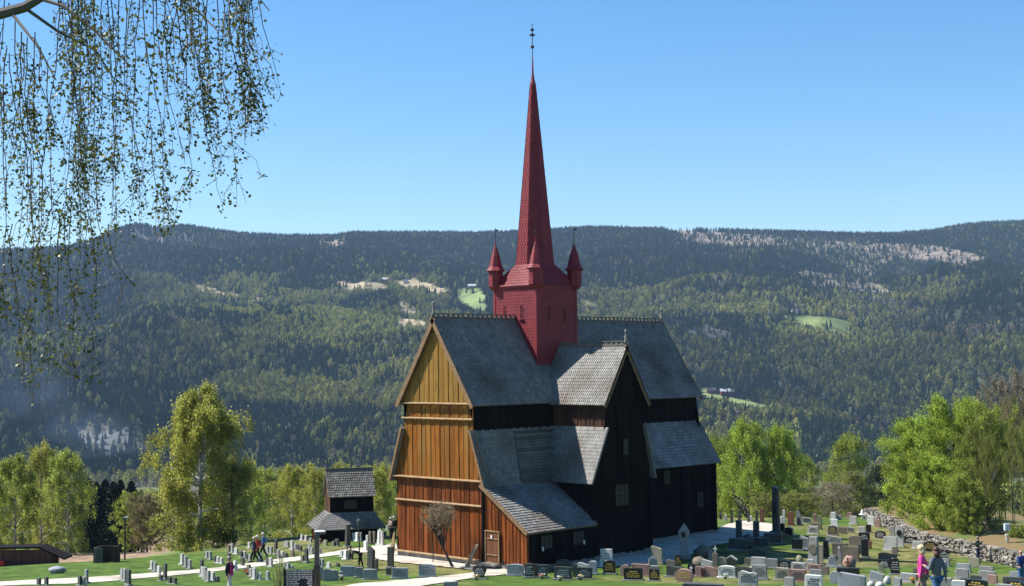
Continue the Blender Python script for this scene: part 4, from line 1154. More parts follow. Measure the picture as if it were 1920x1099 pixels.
# small leaning leafless tree in front of the facade
b0 = hit(848, 1064); d_b = SD(b0[0], b0[1])[1]
def pt(px, py, dd=0.0): return Vector(at_depth(px, py, (d_b+dd)/((at_depth(px, py, 1.0)-CAM) @ FH)))
r_ = random.Random(5)
tb = MB(); e = empty('small_leaning_tree', tuple(b0)); tag(e, 'small leafless tree leaning left in front of the church facade', 'tree')
org = Vector(b0)
trk = [pt(850, 1066), pt(842, 1050), pt(832, 1030), pt(822, 1010), pt(814, 996)]
tb.tube([p-org for p in trk], [.11, .07, .06, .055, .045], 8)
for k in range(3): tb.tube([pt(849, 1062)-org, pt(849+(-10, 8, 3)[k], 1068)-org+Vector((0,0,-.05))], [.09, .03], 6)
tw_ = MB(); ends = []
for k in range(32):
    st = trk[2].lerp(trk[4], r_.random()); a = r_.random()*6.28; ph = r_.uniform(.15, 1.35)
    dirv = Vector((math.cos(a)*math.sin(ph), math.sin(a)*math.sin(ph), math.cos(ph)))
    L = r_.uniform(.8, 1.35); c = pt(822, 978)
    e1 = c + dirv*1.15*r_.uniform(.75, 1.1); md_ = st.lerp(e1, .5)+Vector((0, 0, .12))
    tb.tube([st-org, md_-org, e1-org], [.03, .02, .01], 5)
    for j in range(22):
        q = md_.lerp(e1, r_.uniform(0, 1)); u = (q-c); u = u.normalized() if u.length > .01 else Vector((0,0,1))
        f = q + (u*.9+Vector((r_.gauss(0,.5), r_.gauss(0,.5), r_.gauss(0,.4)))).normalized()*r_.uniform(.2, .5)
        tw_.tube([q-org, f-org], [.011, .004], 3, tone=r_.uniform(-1, 1), cap=False)
        for _ in range(3):
            g2 = q.lerp(f, r_.uniform(.3, 1)); h2 = g2+Vector((r_.gauss(0,.09), r_.gauss(0,.09), r_.gauss(.05,.09)))
            tw_.tube([g2-org, h2-org], [.006, .003], 3, tone=r_.uniform(-1, 1), cap=False)
tb.build('trunk', BARK_D, e); tw_.build('crown', mat("reddish_twigs", (.38,.29,.18), (.27,.21,.12), .8, 3, tone=.4), e)

# hanging birch branches close to the camera (the trunk stands left of the picture)
BIR = empty('weeping_birch_tree'); q0 = W(-6.5, 7.5); BZ = float(ground_z(-6.5, 7.5)); BIR.location = (q0[0], q0[1], BZ)
tag(BIR, 'weeping birch hanging thin leafy twigs into the upper left sky', 'tree')
bo = Vector(BIR.location)
tb = MB()
tb.tube([(0,0,-.1), (.05,.02,1.5), (.02,.1,3.2), (.1,.15,4.8), (.1,.2,7.5)], [.26,.2,.17,.14,.06], 10)
def pd(px, py, d): return Vector(at_depth(px, py, d))
lr = random.Random(17)
limbs = [[(bo + Vector((.1,.15,4.2))), pd(-260, -40, 7.0), pd(-60, 40, 7.2), pd(0, 26, 7.2), pd(45, 14, 7.2), pd(76, -4, 7.2), pd(170, -70, 7.3), pd(330, -110, 7.4), pd(520, -60, 7.5)]]
tb.tube([p-bo for p in limbs[0]], [.07, .045, .035, .028, .026, .022, .018, .012, .006], 7)
sub = [([pd(76,-2,7.2), pd(120,12,7.1), pd(180,60,7.0), pd(245,125,6.9)], .012), ([pd(45,14,7.2), pd(110,60,7.3), pd(180,95,7.4), pd(215,150,7.4)], .010), ([pd(20,22,7.2), pd(70,85,7.0), pd(105,150,6.9)], .010),
       ([pd(170,-70,7.3), pd(290,-40,7.1), pd(380,30,7.0), pd(410,60,6.9)], .010), ([pd(330,-110,7.4), pd(440,-60,7.2), pd(505,20,7.1)], .009), ([pd(-60,40,7.2), pd(-20,110,6.9), pd(10,200,6.8)], .011), ([pd(260,-95,7.3), pd(330,-30,7.5), pd(350,40,7.6)], .009)]
for ps, r0 in sub: tb.tube([p-bo for p in ps], [r0*(1-.7*k/(len(ps)-1)) for k in range(len(ps))], 5)
tb.build('trunk', mat("dark_birch_branch", (.13,.11,.10), (.08,.07,.065), .8, 8), BIR)  # brown-grey bark, darker than the other birches
# strands: (x top, y top, x end, y end, leafiness)
ST = [(2,60,6,640,.8),(14,90,40,620,.7),(28,40,70,455,.9),(36,60,62,700,.9),(45,80,52,330,1.2),(52,70,58,520,.8),(60,110,96,420,1.2),(68,60,80,240,1.5),(78,90,100,270,1.6),(90,120,112,700,.8),(98,140,120,655,1.0),
      (104,60,140,330,1.1),(112,130,128,560,.9),(120,20,150,300,1.3),(128,60,160,718,1.0),(136,80,152,430,1.8),(146,120,158,480,1.9),(152,40,168,560,1.1),(160,90,182,400,1.3),(168,60,176,300,1.2),(178,30,206,420,1.0),
      (188,100,214,360,1.2),(198,110,222,480,.9),(206,70,232,560,.8),(214,140,240,430,1.0),(224,110,246,350,1.1),(232,30,262,300,.9),(244,120,262,410,.9),(252,60,280,330,1.0),(262,10,292,410,1.3),(270,40,300,415,1.4),(280,0,310,330,1.0),
      (292,20,318,260,.9),(300,-10,330,210,1.2),(312,0,338,300,.8),(322,-20,352,390,.9),(334,0,362,180,1.5),(344,10,372,260,1.3),(352,30,382,180,1.7),(360,-10,392,300,1.1),(372,0,402,380,.9),(380,20,398,230,1.6),(390,10,424,290,1.1),
      (402,0,436,380,1.0),(412,-10,446,395,1.0),(420,-20,438,200,1.9),(430,0,448,250,2.0),(440,-10,462,240,1.8),(448,0,476,260,1.2),(456,-20,488,275,1.0),(466,-10,496,230,.9),(474,-20,516,150,.8),(484,-10,530,178,.7),(470,0,490,180,1.2),
      (8,0,20,300,.5),(18,100,30,400,.6),(142,250,156,700,.8),(60,300,70,720,.6),(84,330,100,560,.7),(110,400,150,712,.8),(134,380,165,690,.8),(176,300,215,560,.5),(200,420,250,560,.5),(6,300,14,600,.8),(22,420,62,715,.9),(285,240,296,415,1.6),(140,200,158,440,1.7)]
tw_ = MB(); LC = []
for (x0, y0, x1, y1, lf) in ST:
    if lr.random() < .16 and lf < 1.3: continue
    y0 = min(y0, -30) if (x0 > 95 and y0 < 240) else y0
    dd = lr.uniform(6.3, 7.8); n = max(6, int((y1-y0)/26)); pts = []
    ph = lr.uniform(0, 6.28); am = lr.uniform(5, 16); fq = lr.uniform(2.5, 6); drift = 0.0
    for k in range(n+1):
        t = k/n; drift += lr.gauss(0, 2.2); xx = x0+(x1-x0)*t**1.6 + am*(math.sin(ph+t*fq)-math.sin(ph))*min(1, t*1.5) + drift; yy = y0+(y1-y0)*t
        pts.append(pd(xx, yy, dd + .15*t*math.sin(ph)))
    rr_ = [.0030*(1-.7*k/n) for k in range(n+1)]
    tw_.tube([p-bo for p in pts], rr_, 4, cap=False)
    Ltot = (y1-y0)/F_PX*dd; nl = int(Ltot/.0125*lf)
    cl = [lr.random()**.8 for _ in range(max(4, int(Ltot/.12)))]
    for j in range(nl):
        t = min(1, max(0.03, (lr.choice(cl)+lr.gauss(0, .035)) if lr.random() < .62 else lr.random()))
        f = t*n; f0 = min(int(f), n-1); p = pts[f0].lerp(pts[f0+1], f-f0)
        off = Vector((lr.gauss(0,1), lr.gauss(0,1), lr.gauss(-.4,.8)))*.017*(1+.5*lf)
        LC.append((*(p+off-bo), lf)); 
        if lr.random() < .3: tw_.tube([p-bo, p+off-bo], [.0016, .001], 3, cap=False)
        if lr.random() < .06 and t < .9:
            sd_ = Vector((lr.gauss(0,.06), lr.gauss(0,.06), -lr.uniform(.08, .3)))
            tw_.tube([p-bo, p+sd_*.5+Vector((sd_.x*.3, sd_.y*.3, 0))-bo, p+sd_-bo], [.002, .0015, .001], 3, cap=False)
            for _ in range(int(sd_.length/.012*min(1.2, lf))):
                LC.append((*(p+sd_*lr.random()+Vector((lr.gauss(0,.014), lr.gauss(0,.014), lr.gauss(0,.014)))-bo), lf))
tw_.build('twigs', mat("thin_brown_twigs", (.045,.035,.022), (.07,.05,.03), .7, 20), BIR)
LC = np.array(LC); nr = np.random.default_rng(3)
V, Q = leafquads(LC[:, :3], .0165, nr)
fastmesh('crown', V, Q, np.clip(nr.normal(0, .5, len(Q)), -1, 1), mat("young_birch_leaves", (.075,.09,.014), (.12,.115,.018), .5, 30, tone=.5, transl=.38, spec=.4), BIR)

# ------------------------------------------------------------------ headstones
srnd = random.Random(23)
def outline(shape, W_, H_):
    a = W_/2
    def arc(cx, cz, r, t0, t1, n=6, rz=None):
        rz = rz or r
        return [(cx+r*math.cos(t0+(t1-t0)*k/n), cz+rz*math.sin(t0+(t1-t0)*k/n)) for k in range(n+1)]
    pi = math.pi
    if shape == 'rect': c = min(.03, a*.2); return [(-a,0),(a,0),(a,H_-c),(a-c,H_),(-a+c,H_),(-a,H_-c)]
    if shape == 'arch': h = min(a*.5, H_*.3); return [(-a,0),(a,0)] + arc(0, H_-h, a, 0, pi, 10, h)
    if shape == 'low': h = H_*.16; return [(-a,0),(a,0)] + arc(0, H_-h, a, 0, pi, 10, h)
    if shape == 'round': return [(-a*.75,0),(a*.75,0)] + arc(0, H_*.5, a, -pi*.22, pi*1.22, 14, H_*.5)
    if shape == 'ogive': return [(-a,0),(a,0),(a,H_*.55),(a*.8,H_*.75),(a*.4,H_*.9),(0,H_),(-a*.4,H_*.9),(-a*.8,H_*.75),(-a,H_*.55)]
    if shape == 'gable': return [(-a,0),(a,0),(a,H_*.72),(0,H_),(-a,H_*.72)]
    if shape == 'wave': return [(-a,0),(a,0),(a,H_*.80),(a*.6,H_*.84),(a*.15,H_*.92),(-a*.3,H_),(-a*.75,H_*.97),(-a,H_*.88)]
    if shape == 'slant': return [(-a,0),(a,0),(a,H_*.80),(a*.9,H_*.84),(-a*.85,H_),(-a,H_*.96)]
    if shape == 'heart': return [(-a*.45,0),(a*.45,0)] + arc(a*.48, H_*.72, a*.52, -pi*.25, pi*.85, 7, H_*.28) + arc(-a*.48, H_*.72, a*.52, pi*.15, pi*1.25, 7, H_*.28)
    if shape == 'irreg': return [(-a,0),(a*.95,0),(a,H_*.4),(a*.93,H_*.8),(a*.6,H_*.9),(a*.2,H_*.86),(-a*.2,H_*.95),(-a*.6,H_),(-a*.95,H_*.86),(-a*.9,H_*.4)]
    if shape == 'taper': return [(-a,0),(a,0),(a*.78,H_),(-a*.78,H_)]
    return [(-a,0),(a,0),(a,H_),(-a,H_)]
def bevel_slab(mb, pts, T, bev=.012, tone=0.0):
    """outline in local x,z; thickness along y, front face at -y; small chamfer round both faces"""
    n = len(pts); cx = sum(p[0] for p in pts)/n; cz = sum(p[1] for p in pts)/n
    def ins(k):
        out = []
        for x, z in pts:
            dx, dz = cx-x, cz-z; L = math.hypot(dx, dz) or 1
            out.append((x+dx/L*k, max(z+dz/L*k, 0) if z > 0 else 0))
        return out
    rings = []
    for y, k in ((-T/2, bev), (-T/2+bev, 0), (T/2-bev, 0), (T/2, bev)):
        i = len(mb.v)
        for x, z in (ins(k) if k else pts): mb.v.append((x, y, z))
        rings.append(i)
    mb.f.append(tuple(rings[0]+j for j in range(n))); mb.t.append(tone)
    mb.f.append(tuple(rings[3]+j for j in range(n-1, -1, -1))); mb.t.append(tone)
    for a, b in zip(rings, rings[1:]):
        for j in range(n):
            k = (j+1) % n
            mb.f.append((a+j, b+j, b+k, a+k)); mb.t.append(tone)
CNAME = {'g': 'grey', 'l': 'pale grey', 'w': 'white', 'd': 'dark grey', 'b': 'black polished', 'p': 'pinkish', 'r': 'red-brown', 't': 'tan', 'n': 'brown weathered', 'u': 'blue-grey', 'm': 'mossy'}
SNAME = {'rect': 'square-topped', 'arch': 'arched', 'low': 'shallow-arched', 'round': 'rounded', 'ogive': 'pointed', 'gable': 'gabled', 'wave': 'wavy-topped', 'slant': 'slant-topped', 'heart': 'heart-shaped', 'irreg': 'rough-edged', 'taper': 'tapering', 'boulder': 'boulder', 'obelisk': 'obelisk'}
ORD = ['leftmost','second','third','fourth','fifth','sixth','seventh','eighth','ninth','tenth','eleventh','twelfth','thirteenth','fourteenth','fifteenth','sixteenth','seventeenth','eighteenth','nineteenth','twentieth','twenty-first','twenty-second','twenty-third','twenty-fourth','twenty-fifth','twenty-sixth','twenty-seventh','twenty-eighth','twenty-ninth','thirtieth']
def headstone(x0, x1, y0, y1, c, shape, turn, T, label, group, letters=None, hide=0.0, plinth=True, name='headstone', lean=None):
    """px box of the stone as seen; turn = degrees its face is turned to the left of facing the camera"""
    q = hit((x0+x1)/2, y1); s, d = SD(q[0], q[1]); yy_ = y1
    while d > 129: yy_ += 1; q = hit((x0+x1)/2, yy_); s, d = SD(q[0], q[1])
    H_ = (y1-y0)/F_PX*d; wa = (x1-x0)/F_PX*d; th = R(turn)
    W_ = (wa - T*math.sin(th))/math.cos(th)
    W_ = min(max(W_, .30 if turn > 40 else .2), 2.6)
    if turn > 40: W_ = min(W_, .85)
    view = math.atan2(q[1]-CAM[1], q[0]-CAM[0])          # direction from the camera
    rz = view - math.pi/2 - th + srnd.gauss(0, .03)
    e_loc = (q[0], q[1], q[2]-.03)
    mb = MB()
    if shape == 'obelisk':
        a = W_/2; mb.lathe((0,0,0), [(a*1.41, 0), (a*1.41, H_*.10), (a*1.1, H_*.12), (a*.85, H_*.9), (.02, H_)], 4, rot=.5)
    elif shape == 'boulder':
        mb.ball((0, 0, H_*.42), 1, 10, 7, (W_/2, max(.22, W_*.33), H_*.58)); rb = random.Random(int(x0*13+y0))
        mb.v = [(x*(1+rb.uniform(-.1,.1)), y*(1+rb.uniform(-.12,.12)), max(z*(1+rb.uniform(-.1,.08)), -.05)) for x, y, z in mb.v]
    else:
        bevel_slab(mb, outline(shape, W_, H_), T)
    o = mb.build(name, G[c], smooth=(shape == 'boulder'))
    o.location = e_loc
    lx = srnd.gauss(0, .018); ly = srnd.gauss(0, .02)
    if lean: ly = lean
    o.rotation_euler = (lx, ly, rz)
    if plinth and shape not in ('boulder', 'irreg', 'round') and W_ > .25 and H_ > .35:
        p = MB(); ph = min(.12, H_*.15); p.box((0, 0, ph/2-.02), (W_+.16, T+.16, ph+.04)); p.build('plinth', G['g' if c in 'bdg' else c], o)
    if letters and shape not in ('boulder', 'obelisk') or (letters and shape == 'boulder'):
        L = MB(); k = 4 if H_ > .5 else 3; r_ = random.Random(int(x0+y0)); yy = -T/2-.004 if shape != 'boulder' else -max(.22, W_*.33)*.97
        for i in range(k):
            z = H_*(.76-.14*i*(4/k)*.95); x = -W_*.34*(1 if i else .6); xe = -x
            while x < xe:
                wl = r_.uniform(.03, .10)
                L.box((x+wl/2, yy, z), (wl, .008, .035 if i else .05)); x += wl+r_.uniform(.015, .04)
        L.build('inscription', letters, o)
    tag(o, label, 'headstone', group)
    return o
def rows(section, where, group, turn, T, items, letters_for='bd'):
    items = sorted(items, key=lambda t: (t[0]+t[1])/2)
    for i, it in enumerate(items):
        x0, x1, y0, y1, c = it[:5]; shape = it[5] if len(it) > 5 else 'rect'
        lab = f"{CNAME[c]} {SNAME[shape]} headstone, {ORD[i]}{'' if i == 0 else ' from the left'} {where}"
        wpx = x1-x0
        let = None
        if turn < 40 and wpx > 14: let = {'b': PALELET, 'd': GOLD, 'r': GOLD, 'p': DARKLET, 'g': DARKLET, 'l': DARKLET, 'w': DARKLET, 'u': DARKLET, 't': DARKLET}.get(c)
        headstone(x0, x1, y0, y1, c, shape, turn, T, lab, group, let)
r = 'rect'; A_ = 'arch'
rows('a', 'in the bottom left row below the path', 'headstones on the left lawn', 66, .13,
 [(70,75.5,1083,1097,'d'),(83,91,1081,1097,'d'),(147,152,1079,1098,'d'),(153.5,159.5,1081,1098,'g'),(159,165,1067,1094,'g','taper'),(226,231,1066,1087,'g'),(231,237,1066,1091,'g'),(236,246,1067,1098,'d'),(298,305,1077,1089,'d'),(306,313,1056,1087,'d'),(316,322,1081,1094,'d'),(325.5,330.5,1082,1095,'d')])
rows('b', 'on the left lawn above the path', 'headstones on the left lawn', 66, .13,
 [(281,288,1051,1068,'l'),(288,294,1053,1072,'g'),(294,302,1061,1080,'l'),(337,345,1038,1059,'l','taper'),(345,352,1042,1064,'g'),(352,359.5,1049,1067,'g'),
  (386,390.5,1033,1047,'g'),(391.5,397,1033,1050,'g'),(402,406,1042,1055,'d'),(406,412,1043,1056,'l'),(413,417.5,1045,1057,'l'),(426.5,432.5,1037,1056,'d'),(426.5,432,1021,1035,'n'),(433.5,438,1019,1037,'g'),(438.5,447,1027,1039,'l'),(450.5,454.5,1033,1045,'d'),(455.5,460.5,1033,1045,'l'),(461,465,1038,1049,'d')])
rows('c', 'behind the woman in the dark jacket', 'headstones on the left lawn', 62, .13,
 [(375.5,381,1049,1079,'d'),(378.5,382.5,1062,1082,'l'),(382.5,388,1063,1087,'g'),(387,394,1069,1091,'g'),(395.5,402,1072,1090,'l'),(404,410.5,1080,1091,'d'),(438,444,1051,1070,'w','taper'),(453,457.5,1045,1061,'d'),(458,463,1065,1075,'d'),(464.5,469,1058,1074,'n'),(468.5,473,1065,1081,'g'),(473,480,1064,1087,'l'),(482,491,1071,1087,'l','gable'),(498.5,505.5,1070,1087,'g')])
rows('d', 'around the walkers on the upper lawn', 'headstones on the upper left lawn', 64, .13,
 [(465.5,470,1016,1028,'l'),(467,470,1039,1054,'g'),(484.5,491.5,1035,1054,'w'),(498.5,505.5,1023,1038,'g'),(506,510.5,1024,1039,'g'),(515,519.5,1011,1040,'d'),(519.5,525,1030,1047,'g'),(526,532,1033,1046,'l'),(534,539.5,1036,1045,'d'),(533,543,1014,1025,'g'),(545,551,1013,1031,'l'),(546,551.5,1031,1044,'n'),(552,556,1019,1029,'g'),(556.5,560.5,1021,1032,'d'),(500,503.6,1046,1062,'d'),(504,512,1045,1063,'l'),(532,536,1054,1065,'g'),(536.5,543.5,1055,1066,'g'),(544,550,1059,1066,'g'),(560.5,563.6,1001,1011,'d'),(564.5,567.5,1002,1013,'l'),(572,576,1003,1014,'l'),(580,584.6,1008,1017,'g')])
rows('e', 'in rows behind the wooden lamp post', 'headstones before the bell house', 60, .14,
 [(560.7,566,1023,1033,'d'),(572,578,1028,1055,'d'),(564,571,1040,1053,'n'),(578,582,1021,1036,'g'),(582.5,587.5,1025,1038,'g'),(596,603.4,1027,1039,'g'),(595,603,1009,1019,'p'),(606,615,1012,1023,'m'),(615,620,996,1005,'g'),(603.4,610.6,996,1004,'d'),(631,636.7,997,1010,'l','taper'),(628,636.7,1010,1024,'d'),(623,628,1014,1024,'n'),(641.8,645.4,990,999,'w'),
  (594,599.5,1046,1062,'w'),(600,608,1047,1062,'g'),(612,621,1053,1064,'l',A_),(629,638,1055,1063,'d')])
rows('f', 'between the bell house and church facade', 'headstones before the bell house', 58, .14,
 [(654.8,661,998,1012,'g'),(657,664,987,998,'g',A_),(661,666.4,998,1014,'w'),(667,672,998,1015,'w'),(673,678.7,998,1015,'g'),(681.6,684.7,984,994,'l'),(686,689.5,980,994,'d'),(692,695,983,991,'g'),(696,701,980,992,'w'),(706,711,979,994,'d'),(712,715.6,985,995,'l'),(686,691.7,1003,1021,'l','taper'),(691.7,698,996,1020,'n','taper'),(699,704.7,996,1020,'n','taper'),(708,712.7,995,1022,'w','taper'),(714,720,996,1023,'l','taper'),(720,723.5,996,1007,'l'),(683,688,1014,1033,'w'),(724,729,985,994,'g',A_),(639,643,1032,1044,'l'),(643,652,1031,1049,'w','taper'),(652,657.7,1023,1048,'d')])
HF = 'headstones in front of the facade'
headstone(648,655,984,1026,'d','taper',60,.3,'tall slim dark pillar stone in front of the bell house',HF)
headstone(688,703,1024,1068,'d','slant',38,.25,'tall dark slab leaning slightly, right of the bending person',HF)
headstone(703,708,1048,1070,'d','rect',38,.16,'narrow dark stone touching the right side of the leaning dark slab',HF)
headstone(726,739,1025,1065,'d','rect',30,.2,'tall dark upright slab by the lower left corner of the church',HF)
headstone(723.5,734.5,1064,1079,'d','rect',20,.16,'small dark block left of the wide pale blue-grey stone',HF)
headstone(735,765,1064,1085,'u','rect',12,.18,'wide pale blue-grey stone on the grass below the church facade',HF,DARKLET)
headstone(785,817,1057,1083,'u','low',12,.22,'wide blue-grey stone under the small leaning tree',HF,DARKLET)
headstone(638,667,1061,1081,'u','rect',10,.18,'wide blue-green slab below the bending person',HF)
headstone(666,681,1063,1083,'g','rect',10,.16,'dull grey slab right of the blue-green slab',HF)
headstone(681,708,1067,1087,'g','rect',10,.16,'wide light grey slab standing before the leaning dark slab',HF)
headstone(605,635,1065,1089,'g','irreg',10,.2,'rough grey stone with sloping shoulder right of the notice board',HF)
headstone(594,608,1062,1088,'g','round',10,.2,'rounded grey stone half hidden behind the wooden lamp post',HF)
headstone(636,644,1071,1086,'g','rect',15,.14,'small grey stone between the rough stone and the blue-green slab',HF)
headstone(832,860,1089,1110,'g','rect',12,.2,'grey slab cut by the bottom edge below the gravel path',HF)
FR_ = 'headstones in the front row'
headstone(886,913,1060,1086,'b','heart',20,.16,'black heart-shaped stone with orange flowers beside the gravel path',FR_,PALELET)
headstone(951,983,1057,1080,'u','low',12,.2,'wide blue-grey shallow-arched stone at the church porch corner',FR_)
headstone(984,1001,1056,1084,'d','rect',12,.18,'left wing of the dark triptych stone before the porch',FR_,PALELET)
headstone(1001,1009,1057,1082,'d','rect',12,.16,'narrow middle part of the dark triptych stone before the porch',FR_)
headstone(1009,1027,1058,1084,'d','rect',12,.18,'right wing of the dark triptych stone, with red flowers',FR_,PALELET)
headstone(1026,1034,1058,1075,'d','rect',12,.16,'narrow dark stone behind the right side of the triptych stone',FR_)
headstone(1008,1021,1050,1060,'l','rect',12,.16,'small pale stone showing above the dark triptych stone',FR_)
headstone(1041,1073,1048,1070,'d','arch',12,.2,'dark stone with layered arches behind the dark plaque stone',FR_)
headstone(1039,1073,1062,1088,'d','rect',12,.22,'dark square stone with pale inscription plate before the layered arches',FR_,PALELET)
headstone(1074,1083,1057,1082,'d','rect',12,.16,'narrow dark stone between the two dark square stones',FR_)
headstone(1082,1111,1063,1086,'d','rect',12,.22,'dark square stone in front of the wavy-topped grey stone',FR_,PALELET)
headstone(1082,1104,1054,1072,'l','wave',12,.18,'wavy-topped pale grey stone behind a dark square stone',FR_)
headstone(1104,1120,1051,1077,'u','arch',12,.22,'blue-grey arched stone left of the tall white slab',FR_)
headstone(1126,1149,1029,1064,'w','rect',14,.2,'tall white slab standing against the dark church wall',FR_,DARKLET)
headstone(1131,1155,1050,1077,'b','arch',15,.18,'black arched stone in front of the tall white slab',FR_,GOLD)
headstone(1162,1183,1058,1080,'p','round',14,.2,'pink rounded stone left of the long red-pink slab',FR_)
headstone(1184,1219,1057,1080,'p','rect',14,.18,'long red-pink slab behind the black gold-lettered stone',FR_)
headstone(1170,1206,1065,1089,'b','rect',12,.2,'wide black stone with gold lettering in the front row',FR_,GOLD)
headstone(1217,1237,1067,1090,'b','rect',14,.2,'narrow black stone with small cross, left of the brown boulder stone',FR_,GOLD)
headstone(1219,1236,1060,1076,'g','rect',14,.18,'grey stone peeping above the narrow black stone',FR_)
headstone(1216,1233,1042,1066,'u','ogive',14,.16,'violet-grey pointed stone in front of the tan slanted slab',FR_,DARKLET)
headstone(1221,1243,1023,1058,'t','slant',18,.22,'tall tan slab with slanted top at the edge of the church shade',FR_)
headstone(1249,1268,1048,1068,'n','irreg',14,.18,'brownish square stone left of the black stone with gold figure',FR_)
headstone(1265,1278,1040,1064,'b','arch',14,.16,'black stone with gold figure behind the brown boulder stone',FR_,GOLD)
headstone(1249,1275,1060,1082,'d','slant',14,.2,'dark grey stone behind the left side of the brown boulder stone',FR_)
headstone(1264.5,1302,1066,1091,'p','round',12,.28,'large red-brown rounded stone with gold letters in the front row',FR_,GOLD)
headstone(1290,1305,1057,1080,'b','rect',14,.16,'black stone carrying a white cross behind the red-brown rounded stone',FR_)
headstone(1298,1327,1042,1064,'n','boulder',14,.3,'brown boulder stone at the edge of the church shadow',FR_)
headstone(1314.5,1337,1048,1072,'l','slant',14,.18,'pale slab with slanted top beside the brown boulder stone',FR_)
headstone(1304,1316,1061,1082,'p','arch',14,.18,'small pink arched stone right of the black cross stone',FR_)
headstone(1321.5,1346,1061,1082,'p','slant',14,.2,'pink-tan slab left of the bright white stone',FR_)
headstone(1316,1322,1064,1082,'r','rect',14,.14,'very narrow reddish stone left of the pink-tan slab',FR_)
headstone(1328,1337,1031,1050,'t','arch',14,.16,'slim tan stone left of the stone topped by a white cross',FR_)
cs = headstone(1335,1346.5,1036,1064,'n','arch',14,.2,'brown stone topped by a small white cross',FR_)
headstone(1344,1363,1044,1064,'t','arch',14,.2,'tan lichen-spotted arched stone right of the cross-topped stone',FR_)
headstone(1362,1380,1043,1062,'n','gable',14,.2,'brown stone with a roof-like cap',FR_)
headstone(1347,1379.5,1060,1084,'w','low',12,.2,'bright white wide stone in the front row',FR_,DARKLET)
headstone(1379,1411,1062,1084,'d','low',12,.2,'dark blue-grey stone behind the pale rough-edged stone',FR_)
headstone(1384,1422,1069,1098,'l','irreg',12,.22,'large pale rough-edged stone, nearest of the front row middle',FR_,DARKLET)
headstone(1411,1439,1059,1088,'g','rect',14,.2,'grey square stone right of the pale rough-edged stone',FR_,DARKLET)
headstone(1408,1437,1044,1066,'l','rect',14,.18,'pale framed stone behind the grey square stone',FR_)
headstone(1396,1408,1045,1060,'n','low',14,.16,'small brown stone left of the pale framed stone',FR_)
headstone(1437,1459,1047,1066,'g','rect',14,.18,'grey stone between the pale framed stone and the black polished one',FR_)
headstone(1459,1483,1049,1070,'b','low',14,.18,'black polished stone in a grey surround with a white figure',FR_,PALELET)
headstone(1453,1480,1064,1089,'t','rect',12,.2,'tan square stone right of the grey square stone',FR_,DARKLET)
headstone(1479,1512,1067,1092,'p','rect',12,.2,'pinkish square stone left of the white lettered slab',FR_,DARKLET)
headstone(1471,1491,1081,1100,'g','rect',18,.18,'small grey stone in front of the pinkish square stone',FR_)
headstone(1509,1542,1077,1108,'w','rect',12,.2,'white slab with lettering cut by the bottom edge',FR_,DARKLET)
headstone(1518,1542,1067,1082,'g','rect',12,.2,'grey stone directly behind the white lettered slab',FR_)
headstone(1573,1624,1073,1104,'u','slant',12,.3,'very wide grey-green slab with sloping top at the bottom edge',FR_)
headstone(1556,1576,1070,1094,'u','round',12,.2,'round-shouldered grey stone left of the very wide slab',FR_)
headstone(1570,1612,1064,1080,'b','rect',12,.3,'long low black slab behind the very wide grey-green slab',FR_)
headstone(1630,1657,1071,1090,'u','slant',16,.2,'tilted blue-grey stone on the rough pale rocks',FR_,None,lean=.12)
headstone(1675,1692,1080,1102,'g','slant',25,.2,'grey slab leaning beside the rough pale rocks',FR_)
headstone(1280,1356,1093,1112,'d','rect',8,.35,'long dark slab cut by the bottom edge of the photo',FR_)
HB = 'headstones in the shade of the church'
headstone(1366,1401,1009,1032,'d','rect',14,.3,'dark wide slab in the church shade left of the dark boulder',HB)
headstone(1389,1416,1001,1029,'d','boulder',14,.3,'dark boulder stone in the church shade',HB)
headstone(1414,1441,1008,1026,'d','rect',14,.2,'dark greenish slab in the shade between boulder and monument',HB)
headstone(1380,1392,975,1010,'d','rect',10,.4,'dark square pillar in the shade, left of its twin',HB)
headstone(1412,1424,977,1009,'d','rect',10,.4,'dark square pillar in the shade, nearest the tall monument',HB)
headstone(1404,1436,1027,1046,'d','gable',14,.2,'dark gabled stone lying deepest in the church shade',HB)
headstone(1432,1467,999,1018,'d','rect',14,.5,'dark block forming a step beside the tall monument',HB)
headstone(1484.5,1505,1010,1032,'b','rect',14,.2,'black square stone with a small white candle before it',HB)
headstone(1470,1488,988,1004,'b','arch',14,.4,'black arched stone right of the tall monument',HB)
headstone(1462,1472,981,1006,'b','rect',14,.3,'narrow black stone touching the tall monument',HB)
headstone(1300,1340,1022,1046,'n','boulder',14,.3,'dark rounded shrub-like stone beside the memorial in the shade',HB)
rows('g', 'in the far row right of the church', 'headstones in the far right row', 12, .25,
 [(1370,1374.5,956,980,'d','taper'),(1384.5,1388.5,956,976,'d','taper'),(1402,1406,956,980,'d','taper'),(1417,1421,956,977,'d','taper'),(1425,1433,955,979,'r','taper'),(1350,1353,962,974,'d','taper'),(1358,1364,965,976,'l',A_),(1406,1409,967,978,'w'),(1467,1472,956,980,'w'),(1463,1467,968,982,'w'),(1477,1489,959,985,'r',A_),(1504,1520,969,981,'g','slant'),(1524,1532,963,978,'p',A_),(1533,1541.5,965,982,'m','slant')])
headstone(1493,1503.5,955,985,'g','ogive',12,.25,'tall grey pointed stone with a dark arched niche','headstones in the far right row')
rows('h', 'in upper right rows near wall end', 'headstones in the upper right rows', 16, .2,
 [(1521.5,1541,979,992,'n','low'),(1558,1567.5,960,975,'w'),(1558,1571.5,973,988,'w'),(1568,1578,965,975,'g','irreg'),(1588,1598,960,972,'p',A_),(1593,1607,967,984,'l'),(1627,1639.5,967,986,'w'),(1641,1651,973,988,'p'),(1514.5,1535,986,1002,'l'),(1553,1570.5,985,1004,'d',A_),(1571,1587,988,1001,'n'),(1587,1602,987,999,'g','irreg'),(1609,1623,987,999,'l'),(1624,1634,983,999,'b')])
